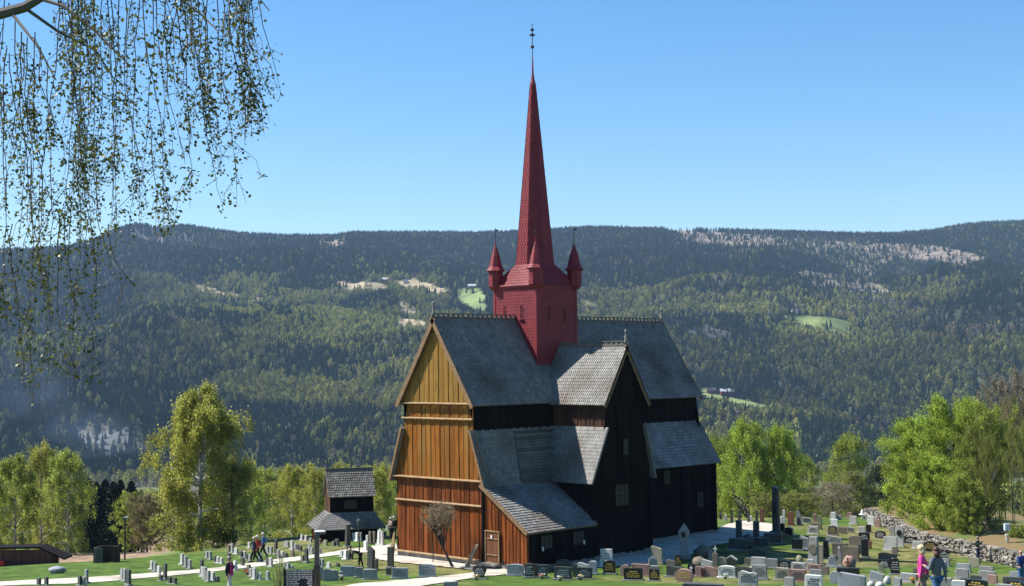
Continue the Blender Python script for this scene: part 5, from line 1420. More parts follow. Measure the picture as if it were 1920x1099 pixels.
rows('i', 'in the cluster right of the monument', 'headstones in the right middle cluster', 16, .2,
 [(1610.5,1631,998,1018,'b'),(1592,1616,1004,1022,'n',A_),(1641,1661,995,1010,'b',A_),(1500,1516,1004,1032,'l','slant'),(1533,1544,1021,1057,'t'),(1544,1556,1013,1047,'b','taper'),(1549,1579,1004,1021,'g','slant'),(1561,1590,1018,1042,'n'),(1571,1580.5,1023,1063,'g','obelisk'),(1580,1611,1024,1052,'n'),(1616,1629,1010,1046,'b',A_),(1608,1616,1020,1039,'d'),(1628,1634.5,1014,1029,'r'),(1552,1570,1040,1064,'u','ogive'),(1489,1508,1041,1058,'m','boulder'),(1484,1512,1054,1070,'l'),(1513,1527,1048,1068,'l'),(1514,1542,1057,1072,'p'),(1543,1555,1061,1078,'n')])
headstone(1514.5,1536,1006,1059,'g','taper',22,.3,'tall tapering grey stone with a round medallion','headstones in the right middle cluster')
headstone(1580,1606,1041,1066,'p','boulder',14,.3,'rough pink boulder bearing a red-brown cross','headstones in the right middle cluster')
HW = 'headstones below the stone wall'
headstone(1678.5,1695,985,1026,'l','low',16,.22,'tall pale stone with a dark oval plaque against the wall',HW)
headstone(1668.5,1678.5,986,1006,'g','rect',16,.2,'grey stone left of the tall stone with oval plaque',HW)
headstone(1657.5,1683,1006,1033,'l','rect',16,.2,'broad pale speckled stone below the tall stone with oval plaque',HW)
headstone(1672,1684,1025,1042,'n','taper',16,.15,'small brown wooden-looking marker on the open grass',HW)
headstone(1696,1720.5,1006,1020,'b','rect',14,.2,'black low pair stone near the foot of the wall',HW,PALELET)
headstone(1711,1733,1014,1029,'l','rect',14,.2,'plain pale low stone left of the dark oval gold stone',HW)
headstone(1731,1758,1014,1034,'b','round',14,.2,'dark oval stone with gold lettering near the wall',HW,GOLD)
headstone(1762,1781,1030,1050,'b','heart',16,.18,'black heart-shaped stone in a grey surround below the wall',HW,PALELET)
headstone(1761,1781,1046,1062,'g','arch',16,.2,'grey arched stone in front of the black heart-shaped stone',HW)
headstone(1750,1776,1051,1072,'g','rect',14,.2,'grey square stone just right of the couple',HW)
headstone(1647.5,1682,1036,1052,'n','wave',14,.25,'long brown weathered stone behind two black lettered stones',HW)
headstone(1647,1670,1049,1066,'b','rect',14,.2,'black sloping plaque left of the tall black lettered stone',HW,PALELET)
headstone(1670,1687.5,1046,1078,'b','low',14,.2,'tall black lettered stone left of the couple',HW,PALELET)
headstone(1647.5,1658,1055,1073,'m','arch',14,.2,'small mossy pale stone in front of the black sloping plaque',HW)
headstone(1689,1720,1074,1092,'l','rect',12,.2,'wide pale stone directly left of the couple at the bottom',HW)
headstone(1712,1721,1064,1076,'n','rect',14,.2,'small brown stone peeping out left of the pink jacket',HW)
headstone(1749,1786,1082,1106,'g','rect',10,.25,'wide grey-green stone right of the couple at the bottom',HW)
headstone(1785,1811,1087,1108,'w','rect',10,.2,'white stone left of the black gold-lettered arch at the bottom',HW)
headstone(1793,1820,1056,1074,'u','rect',14,.2,'pale blue-grey stone behind the grey-green rounded one',HW)
headstone(1792,1816.5,1065,1085,'g','low',14,.22,'grey-green stone in front of the pale blue-grey stone',HW)
headstone(1816.5,1838,1043,1064,'t','irreg',14,.25,'rough tan stone below the standing man',HW)
headstone(1837,1863,1061,1074,'g','rect',14,.2,'grey low stone, upper of two right of the rough tan stone',HW)
headstone(1837,1867,1070,1088,'g','rect',14,.2,'grey wide stone behind the small red stone',HW)
headstone(1851,1870.5,1077,1095,'p','rect',14,.2,'small red-pink square stone near the bottom right corner',HW)
headstone(1819,1840,1078,1090,'d','low',12,.2,'dark low stone behind the black gold-lettered arch',HW)
headstone(1799,1816,1083,1094,'d','low',12,.2,'small dark stone left of the black gold-lettered arch',HW)
headstone(1810,1852,1085,1108,'b','low',10,.25,'wide black arched stone with gold lettering at the bottom edge',HW,GOLD)
headstone(1894,1926,1071,1086,'u','rect',12,.2,'pale blue-grey stone cut by the right edge of the photo',HW)
headstone(1881.5,1919,1081,1098,'d','rect',12,.2,'dark blue-grey wide stone at the bottom right corner',HW)
headstone(1886,1922,1087,1108,'b','arch',12,.2,'black arched stone with gold lettering in the bottom right corner',HW,GOLD)
headstone(1868,1900,1094,1110,'g','rect',12,.2,'grey low stone between the two gold-lettered black arches',HW)
# extra parts on particular stones
def child_on(o, mb, name, m_): return mb.build(name, m_, o)
def byname(txt):
    return [o for o in col.objects if o.get('label', '').startswith(txt)][0]
def cross(o, z, h, m_, w_=.22, y=0.0, t=.05):
    b = MB(); b.box((0, y, z+h/2), (t, t, h)); b.box((0, y, z+h*.62), (w_, t*.9, t)); b.build('cross', m_, o)
cross(cs, 1.0 if False else max(v.co.z for v in cs.data.vertices)-.02, .42, WHITEP, .26)
o = byname('black stone carrying a white cross'); cross(o, .3, .3, WHITEP, .2, -.10, .04)
o = byname('rough pink boulder'); cross(o, .0, .72, G['r'], .36, -.42, .09)
o = byname('narrow black stone with small cross'); cross(o, .55, .13, GOLD, .09, -.11, .02)
def oval(o, z, rx, rz_, y, m_, nm='medallion'):
    b = MB(); b.prism([(rx*math.cos(2*math.pi*k/16), y, z+rz_*math.sin(2*math.pi*k/16)) for k in range(16)], (0, -.04, 0)); return b.build(nm, m_, o)
o = byname('tall pale stone with a dark oval'); oval(o, 1.0, .17, .22, -.11, G['b'])
o = byname('tall tapering grey stone with a round'); oval(o, 1.0, .26, .30, -.15, G['n'])
o = byname('tall grey pointed stone with a dark'); b = MB(); b.prism([(-.1,-.13,.1),(.1,-.13,.1),(.1,-.13,.6),(0,-.13,.75),(-.1,-.13,.6)], (0,-.02,0)); b.build('niche', G['b'], o)
o = byname('brown stone with a roof-like'); b = MB(); b.prism([(-.38,-.16,.38),(0,-.16,.62),(.38,-.16,.38),(.38,-.16,.46),(0,-.16,.70),(-.38,-.16,.46)], (0,.32,0)); b.build('cap', G['l'], o)

# ------------------------------------------------------------------ monuments
def place(px, py, turn=0.0):
    q = hit(px, py); s, d = SD(q[0], q[1]); view = math.atan2(q[1]-CAM[1], q[0]-CAM[0])
    return q, d, view-math.pi/2-R(turn)
q, d, rz_ = place(1456, 1008, 20)
k = d/F_PX
mb = MB(); Hm = (1008-913)*k; mb.prism([(-.24,-.21,0),(.24,-.21,0),(.21,-.19,Hm*.97),(-.21,-.19,Hm)], (0,.42,0))
mo = mb.build('stone_monument', G['d']); mo.location = q; mo.rotation_euler = (0,0,rz_)
b = MB(); b.box((0,0,.12), (1.3,1.0,.26)); b.box((0,0,.35), (.8,.66,.24)); b.build('stepped_base', G['d'], mo)
b = MB(); b.box((0,-.23,Hm*.55), (.22,.03,.5)); b.build('plaque', G['b'], mo)
tag(mo, 'tallest dark stone monument in the churchyard, standing right of the church', 'monument')
q, d, rz_ = place(1283, 1047, 8); k = d/F_PX; Hm = (1047-982)*k
mb = MB(); bevel_slab(mb, [(-.27,0),(.27,0),(.23,Hm*.62),(.34,Hm*.70),(.34,Hm*.76),(0,Hm),(-.34,Hm*.76),(-.34,Hm*.70),(-.23,Hm*.62)], .38)
mo = mb.build('memorial', G['g']); mo.location = q; mo.rotation_euler = (0,0,rz_)
oval(mo, Hm*.68, .15, .2, -.19, G['b']); b = MB(); b.box((0,0,.1), (.8,.7,.24)); b.build('plinth', G['g'], mo)
tag(mo, 'grey gabled memorial with a dark oval medallion in the church shade', 'monument')
# flowers
def flowers(px, py, cols, w_, label, n=40):
    q = hit(px, py); e = empty('flower_pot', tuple(q)); pr = random.Random(int(px))
    b = MB(); b.lathe((0,0,-.02), [(.07,0),(.11,.14),(.10,.14)], 10); b.build('pot', G['n'], e)
    lf = MB(); 
    for _ in range(n):
        c = Vector((pr.gauss(0, w_*.4), pr.gauss(0, w_*.3), .14+abs(pr.gauss(0, .07)))); a = Vector((pr.gauss(0,1), pr.gauss(0,1), pr.gauss(0,1))).normalized()*.045; b2 = a.orthogonal().normalized()*.03
        lf.face([c-a, c+b2, c+a, c-b2], pr.uniform(-1,1))
    lf.build('leaves', LM['g'], e)
    for i, cc in enumerate(cols):
        bl = MB()
        for _ in range(10): bl.ball((pr.gauss(0, w_*.5), pr.gauss(0, w_*.35), .18+pr.uniform(0, .12)), .035, 5, 3)
        bl.build('blossom', mat("blossom_%s" % cc, {'orange': (.75,.18,.02), 'white': (.8,.8,.78), 'red': (.5,.02,.02), 'yellow': (.8,.6,.05), 'pink': (.7,.2,.3)}[cc], rough=.6), e)
    tag(e, label, 'flowers', 'flowers on the graves')
flowers(893,1088,['orange','white'],.28,'orange and white flowers at the foot of the black heart stone')
flowers(1016,1086,['red','white'],.25,'dark red and white flowers before the dark triptych stone')
flowers(464,1078,['orange','red'],.3,'orange flowers on the grave beside the woman in the dark jacket')
flowers(1050,1090,['white'],.2,'small white flowers before the dark plaque stone')
flowers(1088,1088,['white','yellow'],.2,'white and yellow flowers before the second dark square stone')
flowers(1360,1086,['white'],.22,'white flowers at the foot of the bright white stone')
flowers(1712,1094,['red','yellow'],.3,'red and yellow flowers at the feet of the couple')
flowers(640,1088,['white'],.15,'small white flowers below the small grey stone near the slabs')
# little clipped shrubs before the very wide slab
for px in (1588, 1604):
    q = hit(px, 1102); e = empty('clipped_shrub', tuple(q)); C = np.random.default_rng(px).normal(size=(500,3)); C /= np.linalg.norm(C, axis=1, keepdims=True); C = C*[.16,.16,.18]+[0,0,.2]
    V, Q = leafquads(C, .05, np.random.default_rng(px)); fastmesh('foliage', V, Q, None, LM['g'], e); b = MB(); b.tube([(0,0,-.05),(0,0,.2)], .015, 5); b.build('stem', BARK_D, e)
    tag(e, ('left' if px == 1588 else 'right')+' one of two small round shrubs before the very wide slab', 'shrub', 'clipped shrubs')
# rough rocks
for i, (x0, x1, y0, y1) in enumerate([(1624,1642,1088,1102),(1640,1660,1089,1103),(1655,1673,1079,1096)]):
    headstone(x0, x1, y0, y1, 'l', 'boulder', 10, .4, ['left','middle','right'][i]+' one of the rough pale rocks at the bottom edge', 'rough pale rocks', name='rock', plinth=False)['category'] = 'rock'
q = hit(108, 1075); mb = MB(); mb.ball((0,0,.2), 1, 12, 8, (.58,.36,.26)); rb = random.Random(3); mb.v = [(x*rb.uniform(.92,1.08), y*rb.uniform(.9,1.1), max(-.05, z*rb.uniform(.92,1.08))) for x, y, z in mb.v]
o = mb.build('boulder', G['u'], smooth=True); o.location = q; o.rotation_euler = (0,0,YAW-math.pi/2); o.scale = (.95, .95, .95); tag(o, 'grey boulder lying on the lawn above the left path', 'rock')

# ------------------------------------------------------------------ dry stone wall
def drywall():
    pts = [(1625,975,951),(1642,979,956),(1680,996,972),(1720,1018,993),(1760,1032,1003),(1800,1040,1011),(1850,1050,1020),(1900,1062,1032),(1960,1078,1046)]
    P = []
    for px, yb, yt in pts:
        q = hit(px, yb); s, d = SD(q[0], q[1]); P.append((q[0], q[1], q[2], (yb-yt)/F_PX*d))
    P = np.array(P); seg = np.r_[0, np.cumsum(np.linalg.norm(np.diff(P[:, :2], axis=0), axis=1))]
    L = seg[-1]; mb = MB(); r_ = random.Random(9)
    f = lambda t: [np.interp(t, seg, P[:, i]) for i in range(4)]
    rowsn = 8
    for rr in range(rowsn):
        t = r_.uniform(0, .3)
        while t < L:
            w_ = r_.uniform(.18, .55); x, y, z, h = f(t+w_/2); x2, y2, _, _ = f(min(L, t+w_/2+.2)); dx, dy = x2-x, y2-y
            n = math.hypot(dx, dy) or 1; u = Vector((dx/n, dy/n, r_.uniform(-.08,.08))).normalized(); v = u.cross(Vector((0,0,1))).normalized()
            hh = h/rowsn; c = Vector((x, y, z+hh*(rr+.5)-.05)) + v*r_.uniform(-.09, .09) + Vector((0,0,r_.uniform(-.03,.03)))
            i0 = len(mb.v); mb.box(c, (w_*.96, .5+r_.uniform(-.08,.12), hh*r_.uniform(.75, 1.05)), u, v, u.cross(v)*-1, r_.uniform(-1, 1))
            for j in range(i0, len(mb.v)):
                a, b, cc = mb.v[j]; mb.v[j] = (a+r_.uniform(-.035,.035), b+r_.uniform(-.035,.035), cc+r_.uniform(-.02,.02))
            t += w_
    # rubble core
    for k in range(int(L)):
        x, y, z, h = f(k+.5); x2, y2, _, _ = f(k+.9); u = Vector((x2-x, y2-y, 0)).normalized(); mb.box((x, y, z+h*.42), (1.1, .3, h*.8), u, u.cross(Vector((0,0,1))), (0,0,1), -1)
    o = mb.build('dry_stone_wall', mat("dry_wall_stone", (.26,.24,.21), (.14,.13,.115), .9, 4, .4, tone=.5, c3=(.15,.13,.10), scale3=1.5))
    tag(o, 'long dry stone wall running along the right edge of the churchyard', 'wall')
    # bank of brown grass behind the wall
    V = []; n = 70; m_ = 10
    for i in range(n):
        x, y, z, h = f(L*i/(n-1)); x2, y2, _, _ = f(min(L, L*i/(n-1)+.3)); x1, y1, _, _ = f(max(0, L*i/(n-1)-.3))
        u = Vector((x2-x1, y2-y1, 0)).normalized(); v = Vector((-u.y, u.x, 0))
        if v.x*RT[0]+v.y*RT[1] < 0: v = -v
        for j in range(m_):
            w_ = .12+j*1.3; X, Y = x+v.x*w_, y+v.y*w_
            zz = z+h-.06+.16*min(1, j/2)+ (fbm(X/1.5, Y/1.5, 2)-.5)*.2*min(1, j) + .02*j
            if j >= 3: zz -= (j-2)*.12
            V.append((X, Y, float(zz)))
    Q = [(i*m_+j, i*m_+j+1, (i+1)*m_+j+1, (i+1)*m_+j) for i in range(n-1) for j in range(m_-1)]
    o = fastmesh('bank', V, Q, None, mat("leaf_litter_bank", (.20,.11,.05), (.13,.12,.05), .95, 1.5, .5, 12, c3=(.08,.12,.03), scale3=.4), smooth=True); tag(o, kind='structure')
drywall()

# ------------------------------------------------------------------ bell house
q = hit(655, 1010); s, d = SD(q[0], q[1]); view = math.atan2(q[1]-CAM[1], q[0]-CAM[0]); k = d/F_PX
BH = empty('bell_house', tuple(q), view-math.pi/2+R(9)); tag(BH, 'small two-tiered bell house with grey shingle roofs among the left headstones', 'bell house')
zt_ = lambda py: (1010-py)*k
LW, LD, UW, UD = 4.3, 3.8, 3.25, 2.3
xo = -.35
zlt = zt_(986); zjs = zt_(958); zut = zt_(929); zrd = zt_(881)
def bplank(nm, m_, p0, ud, nd, a, b, z0, z1): return planks(nm, m_, p0, ud, nd, a, b, lambda u: z0, z1 if callable(z1) else (lambda u: z1), wd=.28, parent=BH)
for sgn in (-1, 1):
    bplank('lower_wall', TAR if sgn < 0 else WOOD_LOW, (xo, sgn*LD/2, 0), (1,0,0), (0,sgn,0), -LW/2, LW/2, -.3, zlt+.2)  # sunny sides red-brown, shaded sides near-black: light put into the colour
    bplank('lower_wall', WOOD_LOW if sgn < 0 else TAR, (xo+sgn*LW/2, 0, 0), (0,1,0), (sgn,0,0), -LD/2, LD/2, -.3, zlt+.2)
    bplank('upper_wall', TAR, (0, sgn*UD/2, 0), (1,0,0), (0,sgn,0), -UW/2, UW/2, zjs-.3, zut+.25)
    bplank('upper_wall', G['n'] if False else mat("sunlit_brown_boards", (.20,.10,.06), (.13,.07,.045), .7, 3, tone=.4, stretch=(4,4,.5)), (sgn*UW/2, 0, 0), (0,1,0), (sgn,0,0), -UD/2, UD/2, zjs-.3, lambda u: zut+.2+(zrd-zut-.3)*(1-abs(u)/(UD/2)))  # upper sides browner than the front: sunlight put into the board colour
OLDSH = mat("old_mossy_shingle", (.16,.15,.13), (.24,.225,.195), .85, 1.5, .3, tone=.55, c3=(.12,.11,.08), scale3=.8)
mb = MB(); ex, ey = UW/2+.16, UD/2+.25
for sgn in (-1, 1): shingles(mb, (-ex, 0, zrd), (ex, 0, zrd), (ex, sgn*ey, zut), (-ex, sgn*ey, zut), wd=.18, ht=.2, th=.035)
mb.build('upper_roof', OLDSH, BH)
mb = MB(); a, b, c_, e_ = -LW/2-.35+xo, LW/2+.55+xo, LD/2+.4, zlt
T_ = [(-UW/2, UD/2), (-UW/2, -UD/2), (UW/2, -UD/2), (UW/2, UD/2)]; B_ = [(a, c_), (a, -c_), (b, -c_), (b, c_)]
for i in range(4):
    j = (i+1) % 4; shingles(mb, (*T_[i], zjs), (*T_[j], zjs), (*B_[j], e_), (*B_[i], e_), wd=.18, ht=.2, th=.03)
mb.build('skirt_roof', SHINGLE, BH)
mb = MB(); mb.box((0, 0, zrd+.04), (2*ex, .14, .1)); mb.build('ridge_board', ROOFEDGE, BH)
mb = MB(); mb.box((-.1, -UD/2-.09, (zjs+zut)/2-.02), (.9, .05, .6)); w1 = mb.build('window', IRON, BH); mb = MB(); mb.box((-.1, -UD/2-.125, (zjs+zut)/2-.02), (.5, .03, .3)); mb.build('pane', DULLGLASS, w1)

# ------------------------------------------------------------------ shed, cabinet, lamps, board
q = hit(70, 1070); dS = SD(q[0], q[1])[1]+12
def gp(px, D): P = at_depth(px, 700, 1.0)-CAM; P = CAM+P*(D/(P @ FH)); s_, d_ = SD(P[0], P[1]); return Vector((P[0], P[1], float(ground_z(s_, d_))))
def zat(py, px, D): P = at_depth(px, py, 1.0)-CAM; return (CAM+P*(D/(P @ FH)))[2]
D_ = 108.0; g0 = gp(60, D_); zr1, zr2 = zat(1022, 60, D_), zat(1040, 145, D_); zb = min(g0.z, zr1-2.0)
SH = empty('low_shed', (g0.x, g0.y, zb), YAW-math.pi/2); tag(SH, 'low dark board shed with flat black roof below the left lawn', 'shed')
kx = D_/F_PX; Hs = zr1-zb
BW = mat("shed_boards", (.11,.065,.045), (.07,.045,.035), .8, 3, tone=.3, stretch=(4,4,.4))
planks('wall', BW, (0, -1.6, 0), (1,0,0), (0,-1,0), -6.0, 2.2, lambda u: -1.2, lambda u: Hs-.15-max(0, u-1.2)*.18, wd=.22, parent=SH)
planks('wall', BW, (2.2, 0, 0), (0,1,0), (1,0,0), -1.6, -.4, lambda u: -1.2, lambda u: Hs-.5, wd=.22, parent=SH)
planks('wall', BW, (0, -.4, 0), (1,0,0), (0,1,0), -6.0, 2.2, lambda u: -1.2, lambda u: Hs-.3, wd=.22, parent=SH)
mb = MB(); mb.prism([(-6.4,-2.2,Hs-.08),(1.3,-2.2,Hs),(3.2,-2.2,zr2-zb-.1),(3.2,-2.2,zr2-zb+.02),(1.3,-2.2,Hs+.14),(-6.4,-2.2,Hs+.06)], (0,1.9,0)); mb.build('roof', mat("black_felt_roof", (.012,.012,.012), (.018,.017,.016), .95, spec=.05), SH)
mb = MB(); mb.box((-1.45, -2.0, Hs-1.3), (.34, .3, .75)); mb.box((-1.45, -2.0, Hs-.9), (.38, .34, .06)); o = mb.build('red_box', mat("red_paint", (.38,.03,.025), rough=.5)); o.parent = None
o.location = (g0.x, g0.y, zb); o.rotation_euler = (0,0,YAW-math.pi/2); tag(o, 'small red box beside the wall of the low dark shed', 'box')
q = hit(201, 1056); D_ = SD(q[0], q[1])[1]+1.0; kx = D_/F_PX
q = gp(201, D_)
e = empty('open_cabinet', tuple(q), YAW-math.pi/2-.15); tag(e, 'dark open board enclosure standing beyond the left lawn', 'enclosure')
planks('back_panel', BW, (0, .5, 0), (1,0,0), (0,-1,0), -.72, .72, lambda u: -.3, lambda u: 1.05, wd=.2, parent=e)
planks('side_panel', mat("grey_weathered_boards", (.13,.12,.11), (.09,.08,.07), .8, tone=.3), (-.72, 0, 0), (0,1,0), (-1,0,0), -.5, .5, lambda u: -.3, lambda u: 1.02, wd=.2, parent=e)
planks('front_panel', mat("grey_weathered_boards", (.13,.12,.11)), (-.35, -.5, 0), (1,0,0), (0,-1,0), -.37, .3, lambda u: -.3, lambda u: 1.0, wd=.2, parent=e)
planks('side_panel', BW, (.72, 0, 0), (0,1,0), (1,0,0), -.5, .5, lambda u: -.3, lambda u: 1.12, wd=.2, parent=e)
def lamp(px, yb, yt, kind, label, extra=0.0, rad=.05):
    q = hit(px, yb); s, d = SD(q[0], q[1]); d += extra; q = gp(px, d); k = d/F_PX; H_ = zat(yt, px, d)-q.z
    e = empty('lamp_post', tuple(q), YAW-math.pi/2); mb = MB()
    if kind == 'flat':
        mb.tube([(0,0,-.1),(0,0,H_*.95)], rad, 8); mb.build('post', BARK_D if rad > .07 else IRON, e)
        m2 = MB(); m2.box((.07, 0, H_-.04), (.38, .24, .08)); m2.box((-.02,0,H_-.14), (.14,.14,.14)); m2.build('lamp_head', mat("lamp_housing", (.10,.11,.13), rough=.4), e)
        m3 = MB(); m3.box((.09, 0, H_+.012), (.28, .18, .015)); m3.build('top_cover', WHITEP, e)
    elif kind == 'lantern':
        mb.tube([(0,0,-.1),(0,0,.3),(0,0,H_*.84)], [.06,.045,.03], 8); mb.build('post', IRON, e)
        m2 = MB(); m2.lathe((0,0,H_*.84), [(.04,0),(.12,.04),(.17,.34),(.19,.36),(.06,.48),(.02,.55)], 6); m2.build('lantern', mat("green_lantern", (.05,.08,.075), rough=.4), e)
    tag(e, label, 'lamp post')
    return e
lamp(235, 1052, 970, 'flat', 'dark lamp post with flat head beyond the left lawn', 2, .06)
lamp(672, 1043, 976, 'lantern', 'slim black lamp post with green lantern before the bell house')
# wooden lamp post and notice board near the bottom edge, at half distance
Dn = 60.0
q = gp(593, Dn); Hn = zat(1000, 593, Dn)-q.z
e = empty('lamp_post', tuple(q), YAW-math.pi/2); tag(e, 'thick weathered wooden post with a flat lamp head beside the notice board', 'lamp post')
mb = MB(); mb.box((0,0,Hn/2-.1), (.19,.19,Hn+.1)); mb.build('post', mat("weathered_post", (.12,.11,.09), (.07,.065,.055), .85, 4, .2, stretch=(4,4,.5)), e)
mb = MB(); mb.box((.0,0,(zat(1056,593,Dn)-q.z)/2-.2), (.26,.24,zat(1056,593,Dn)-q.z+.2)); mb.build('post_sleeve', BARK_D, e)
mb = MB(); mb.box((.14,0,Hn+.02), (.42,.3,.09)); mb.build('lamp_head', mat("lamp_housing", (.1,.11,.13)), e)
mb = MB(); mb.box((.12,0,Hn+.08), (.44,.32,.03)); mb.build('top_cover', WHITEP, e)
q = gp(560, Dn-1); kx = (Dn-1)/F_PX; zt0 = zat(1068, 560, Dn-1)-q.z; wB = 55*kx
e = empty('notice_board', tuple(q), YAW-math.pi/2-.12); tag(e, 'black notice board with lines of white text at the bottom edge', 'sign')
mb = MB(); mb.box((0,0,zt0-.5), (wB, .05, 1.0)); mb.build('panel', mat("board_black", (.02,.02,.024), rough=.4), e)
mb = MB(); 
for s_ in (-1, 1): mb.box((s_*(wB/2+.03), 0, zt0-.9), (.06,.08,2.0))
mb.build('board_frame', IRON, e)
mb = MB(); r_ = random.Random(2)
for i in range(12):
    z = zt0-.05-i*.072; x = -wB/2+.07
    while x < wB/2-.08:
        w_ = min(r_.uniform(.05, .2), wB/2-.06-x)
        if i > 4 and -wB*.08 < x < wB*.25: x += .1; continue
        mb.box((x+w_/2, -.03, z), (w_, .006, .028)); x += w_+.03
mb.build('text_lines', WHITEP, e)
# small twiggy shrub beside the board
q = gp(520, Dn-2); e = empty('twiggy_shrub', tuple(q)); tag(e, 'small thin-stemmed shrub left of the notice board', 'shrub'); r_ = random.Random(4)
mb = MB(); LCs = []
for i in range(26):
    a = r_.random()*6.28; w_ = r_.uniform(.05, .32); h_ = r_.uniform(.9, 1.75)
    p0, p1 = Vector((math.cos(a)*w_*.4, math.sin(a)*w_*.4, -.05)), Vector((math.cos(a)*w_, math.sin(a)*w_, h_))
    mb.tube([p0, p0.lerp(p1, .5), p1], [.012,.008,.004], 4, cap=False)
    for _ in range(14): LCs.append(tuple(p0.lerp(p1, r_.uniform(.3, 1))+Vector((r_.gauss(0,.04), r_.gauss(0,.04), 0))))
mb.build('stems', mat("pale_stems", (.22,.19,.12), (.15,.14,.09)), e); V, Q = leafquads(np.array(LCs), .05, np.random.default_rng(2)); fastmesh('leaves', V, Q, None, LM['g'], e)
# lamp on the wall, thin post by the small tree, white bird house lantern
q = hit(1880, 1056); s, d = SD(q[0], q[1]); d += 1.5; q = gp(1880, d); e = empty('lamp_post', tuple(q), YAW-math.pi/2); z1, z2, z3 = [zat(y, 1880, d)-q.z for y in (1006, 996, 984)]
mb = MB(); mb.tube([(0,0,0),(0,0,z1)], .07, 8); mb.tube([(0,0,z1-.3),(0,0,z1-.05)], .11, 8); mb.build('post', mat("pale_post", (.45,.43,.38)), e)
mb = MB(); mb.box((0,0,(z2+z3)/2+.05), (.32,.3,.42)); mb.build('lamp_head', mat("pale_blue_box", (.50,.58,.68), (.42,.5,.6), .5), e); mb = MB(); mb.box((-.02,0,z1+.1), (.2,.16,.08)); mb.build('bracket', WHITEP, e)
tag(e, 'pale post with white-blue square head behind the stone wall', 'lamp post')
q = hit(812, 1056); e2 = MB(); e2.tube([(0,0,-.05),(0,0,1.25)], [.035,.03], 7); o = e2.build('stake', BARK_D); o.location = q; tag(o, 'thin dark stake standing left of the small leaning tree', 'stake')
q = hit(1617, 972); mb = MB(); mb.lathe((0,0,0), [(.12,0),(.12,.25),(.3,.3),(.3,.36),(.14,.4),(.12,.62),(.02,.75)], 8); o = mb.build('stone_lantern', WHITEP); o.location = q; tag(o, 'small white lantern-shaped ornament near the end of the stone wall', 'ornament')

# ------------------------------------------------------------------ people
SKINM = mat("skin", (.52,.30,.21), (.46,.26,.18), .6, 4)
def cloth(nm, c): return mat("cloth_"+nm, c, tuple(v*.8 for v in c), .85, 6, .2, 30)
CL = {'dark': cloth('black', (.016,.016,.02)), 'navy': cloth('navy', (.03,.045,.10)), 'red': cloth('red', (.42,.04,.035)), 'blue': cloth('blue', (.10,.22,.42)), 'magenta': cloth('magenta', (.42,.03,.16)),
      'white': cloth('white', (.62,.62,.60)), 'pink': cloth('pink', (.80,.07,.33)), 'grey': cloth('slate', (.14,.15,.18)), 'jeans': cloth('denim', (.06,.14,.30)), 'khaki': cloth('taupe', (.30,.23,.20)), 'green': cloth('dark_green', (.02,.04,.035)), 'royal': cloth('royal', (.02,.05,.20)), 'beige': cloth('beige', (.5,.42,.3))}
HAIR = {'blond': mat("blond_hair", (.62,.50,.30), rough=.6), 'brown': mat("brown_hair", (.07,.035,.02), rough=.5), 'white': mat("white_hair", (.62,.60,.56), rough=.6), 'dark': mat("dark_hair", (.025,.018,.014), rough=.5), 'greyh': mat("grey_hair", (.25,.22,.2), rough=.6)}
def skin_obj(name, V, E, Rr, m_, parent=None, root=0, sub=2):
    me = bpy.data.meshes.new(name); me.from_pydata([tuple(v) for v in V], E, []); me.materials.append(m_)
    o = bpy.data.objects.new(name, me); col.objects.link(o)
    md = o.modifiers.new("skin", 'SKIN'); md.use_smooth_shade = True
    for i, rr in enumerate(Rr):
        sv = me.skin_vertices[0].data[i]; sv.radius = rr if isinstance(rr, tuple) else (rr, rr); sv.use_root = (i == root)
    s = o.modifiers.new("sub", 'SUBSURF'); s.levels = sub; s.render_levels = sub
    if parent is not None: o.parent = parent
    return o
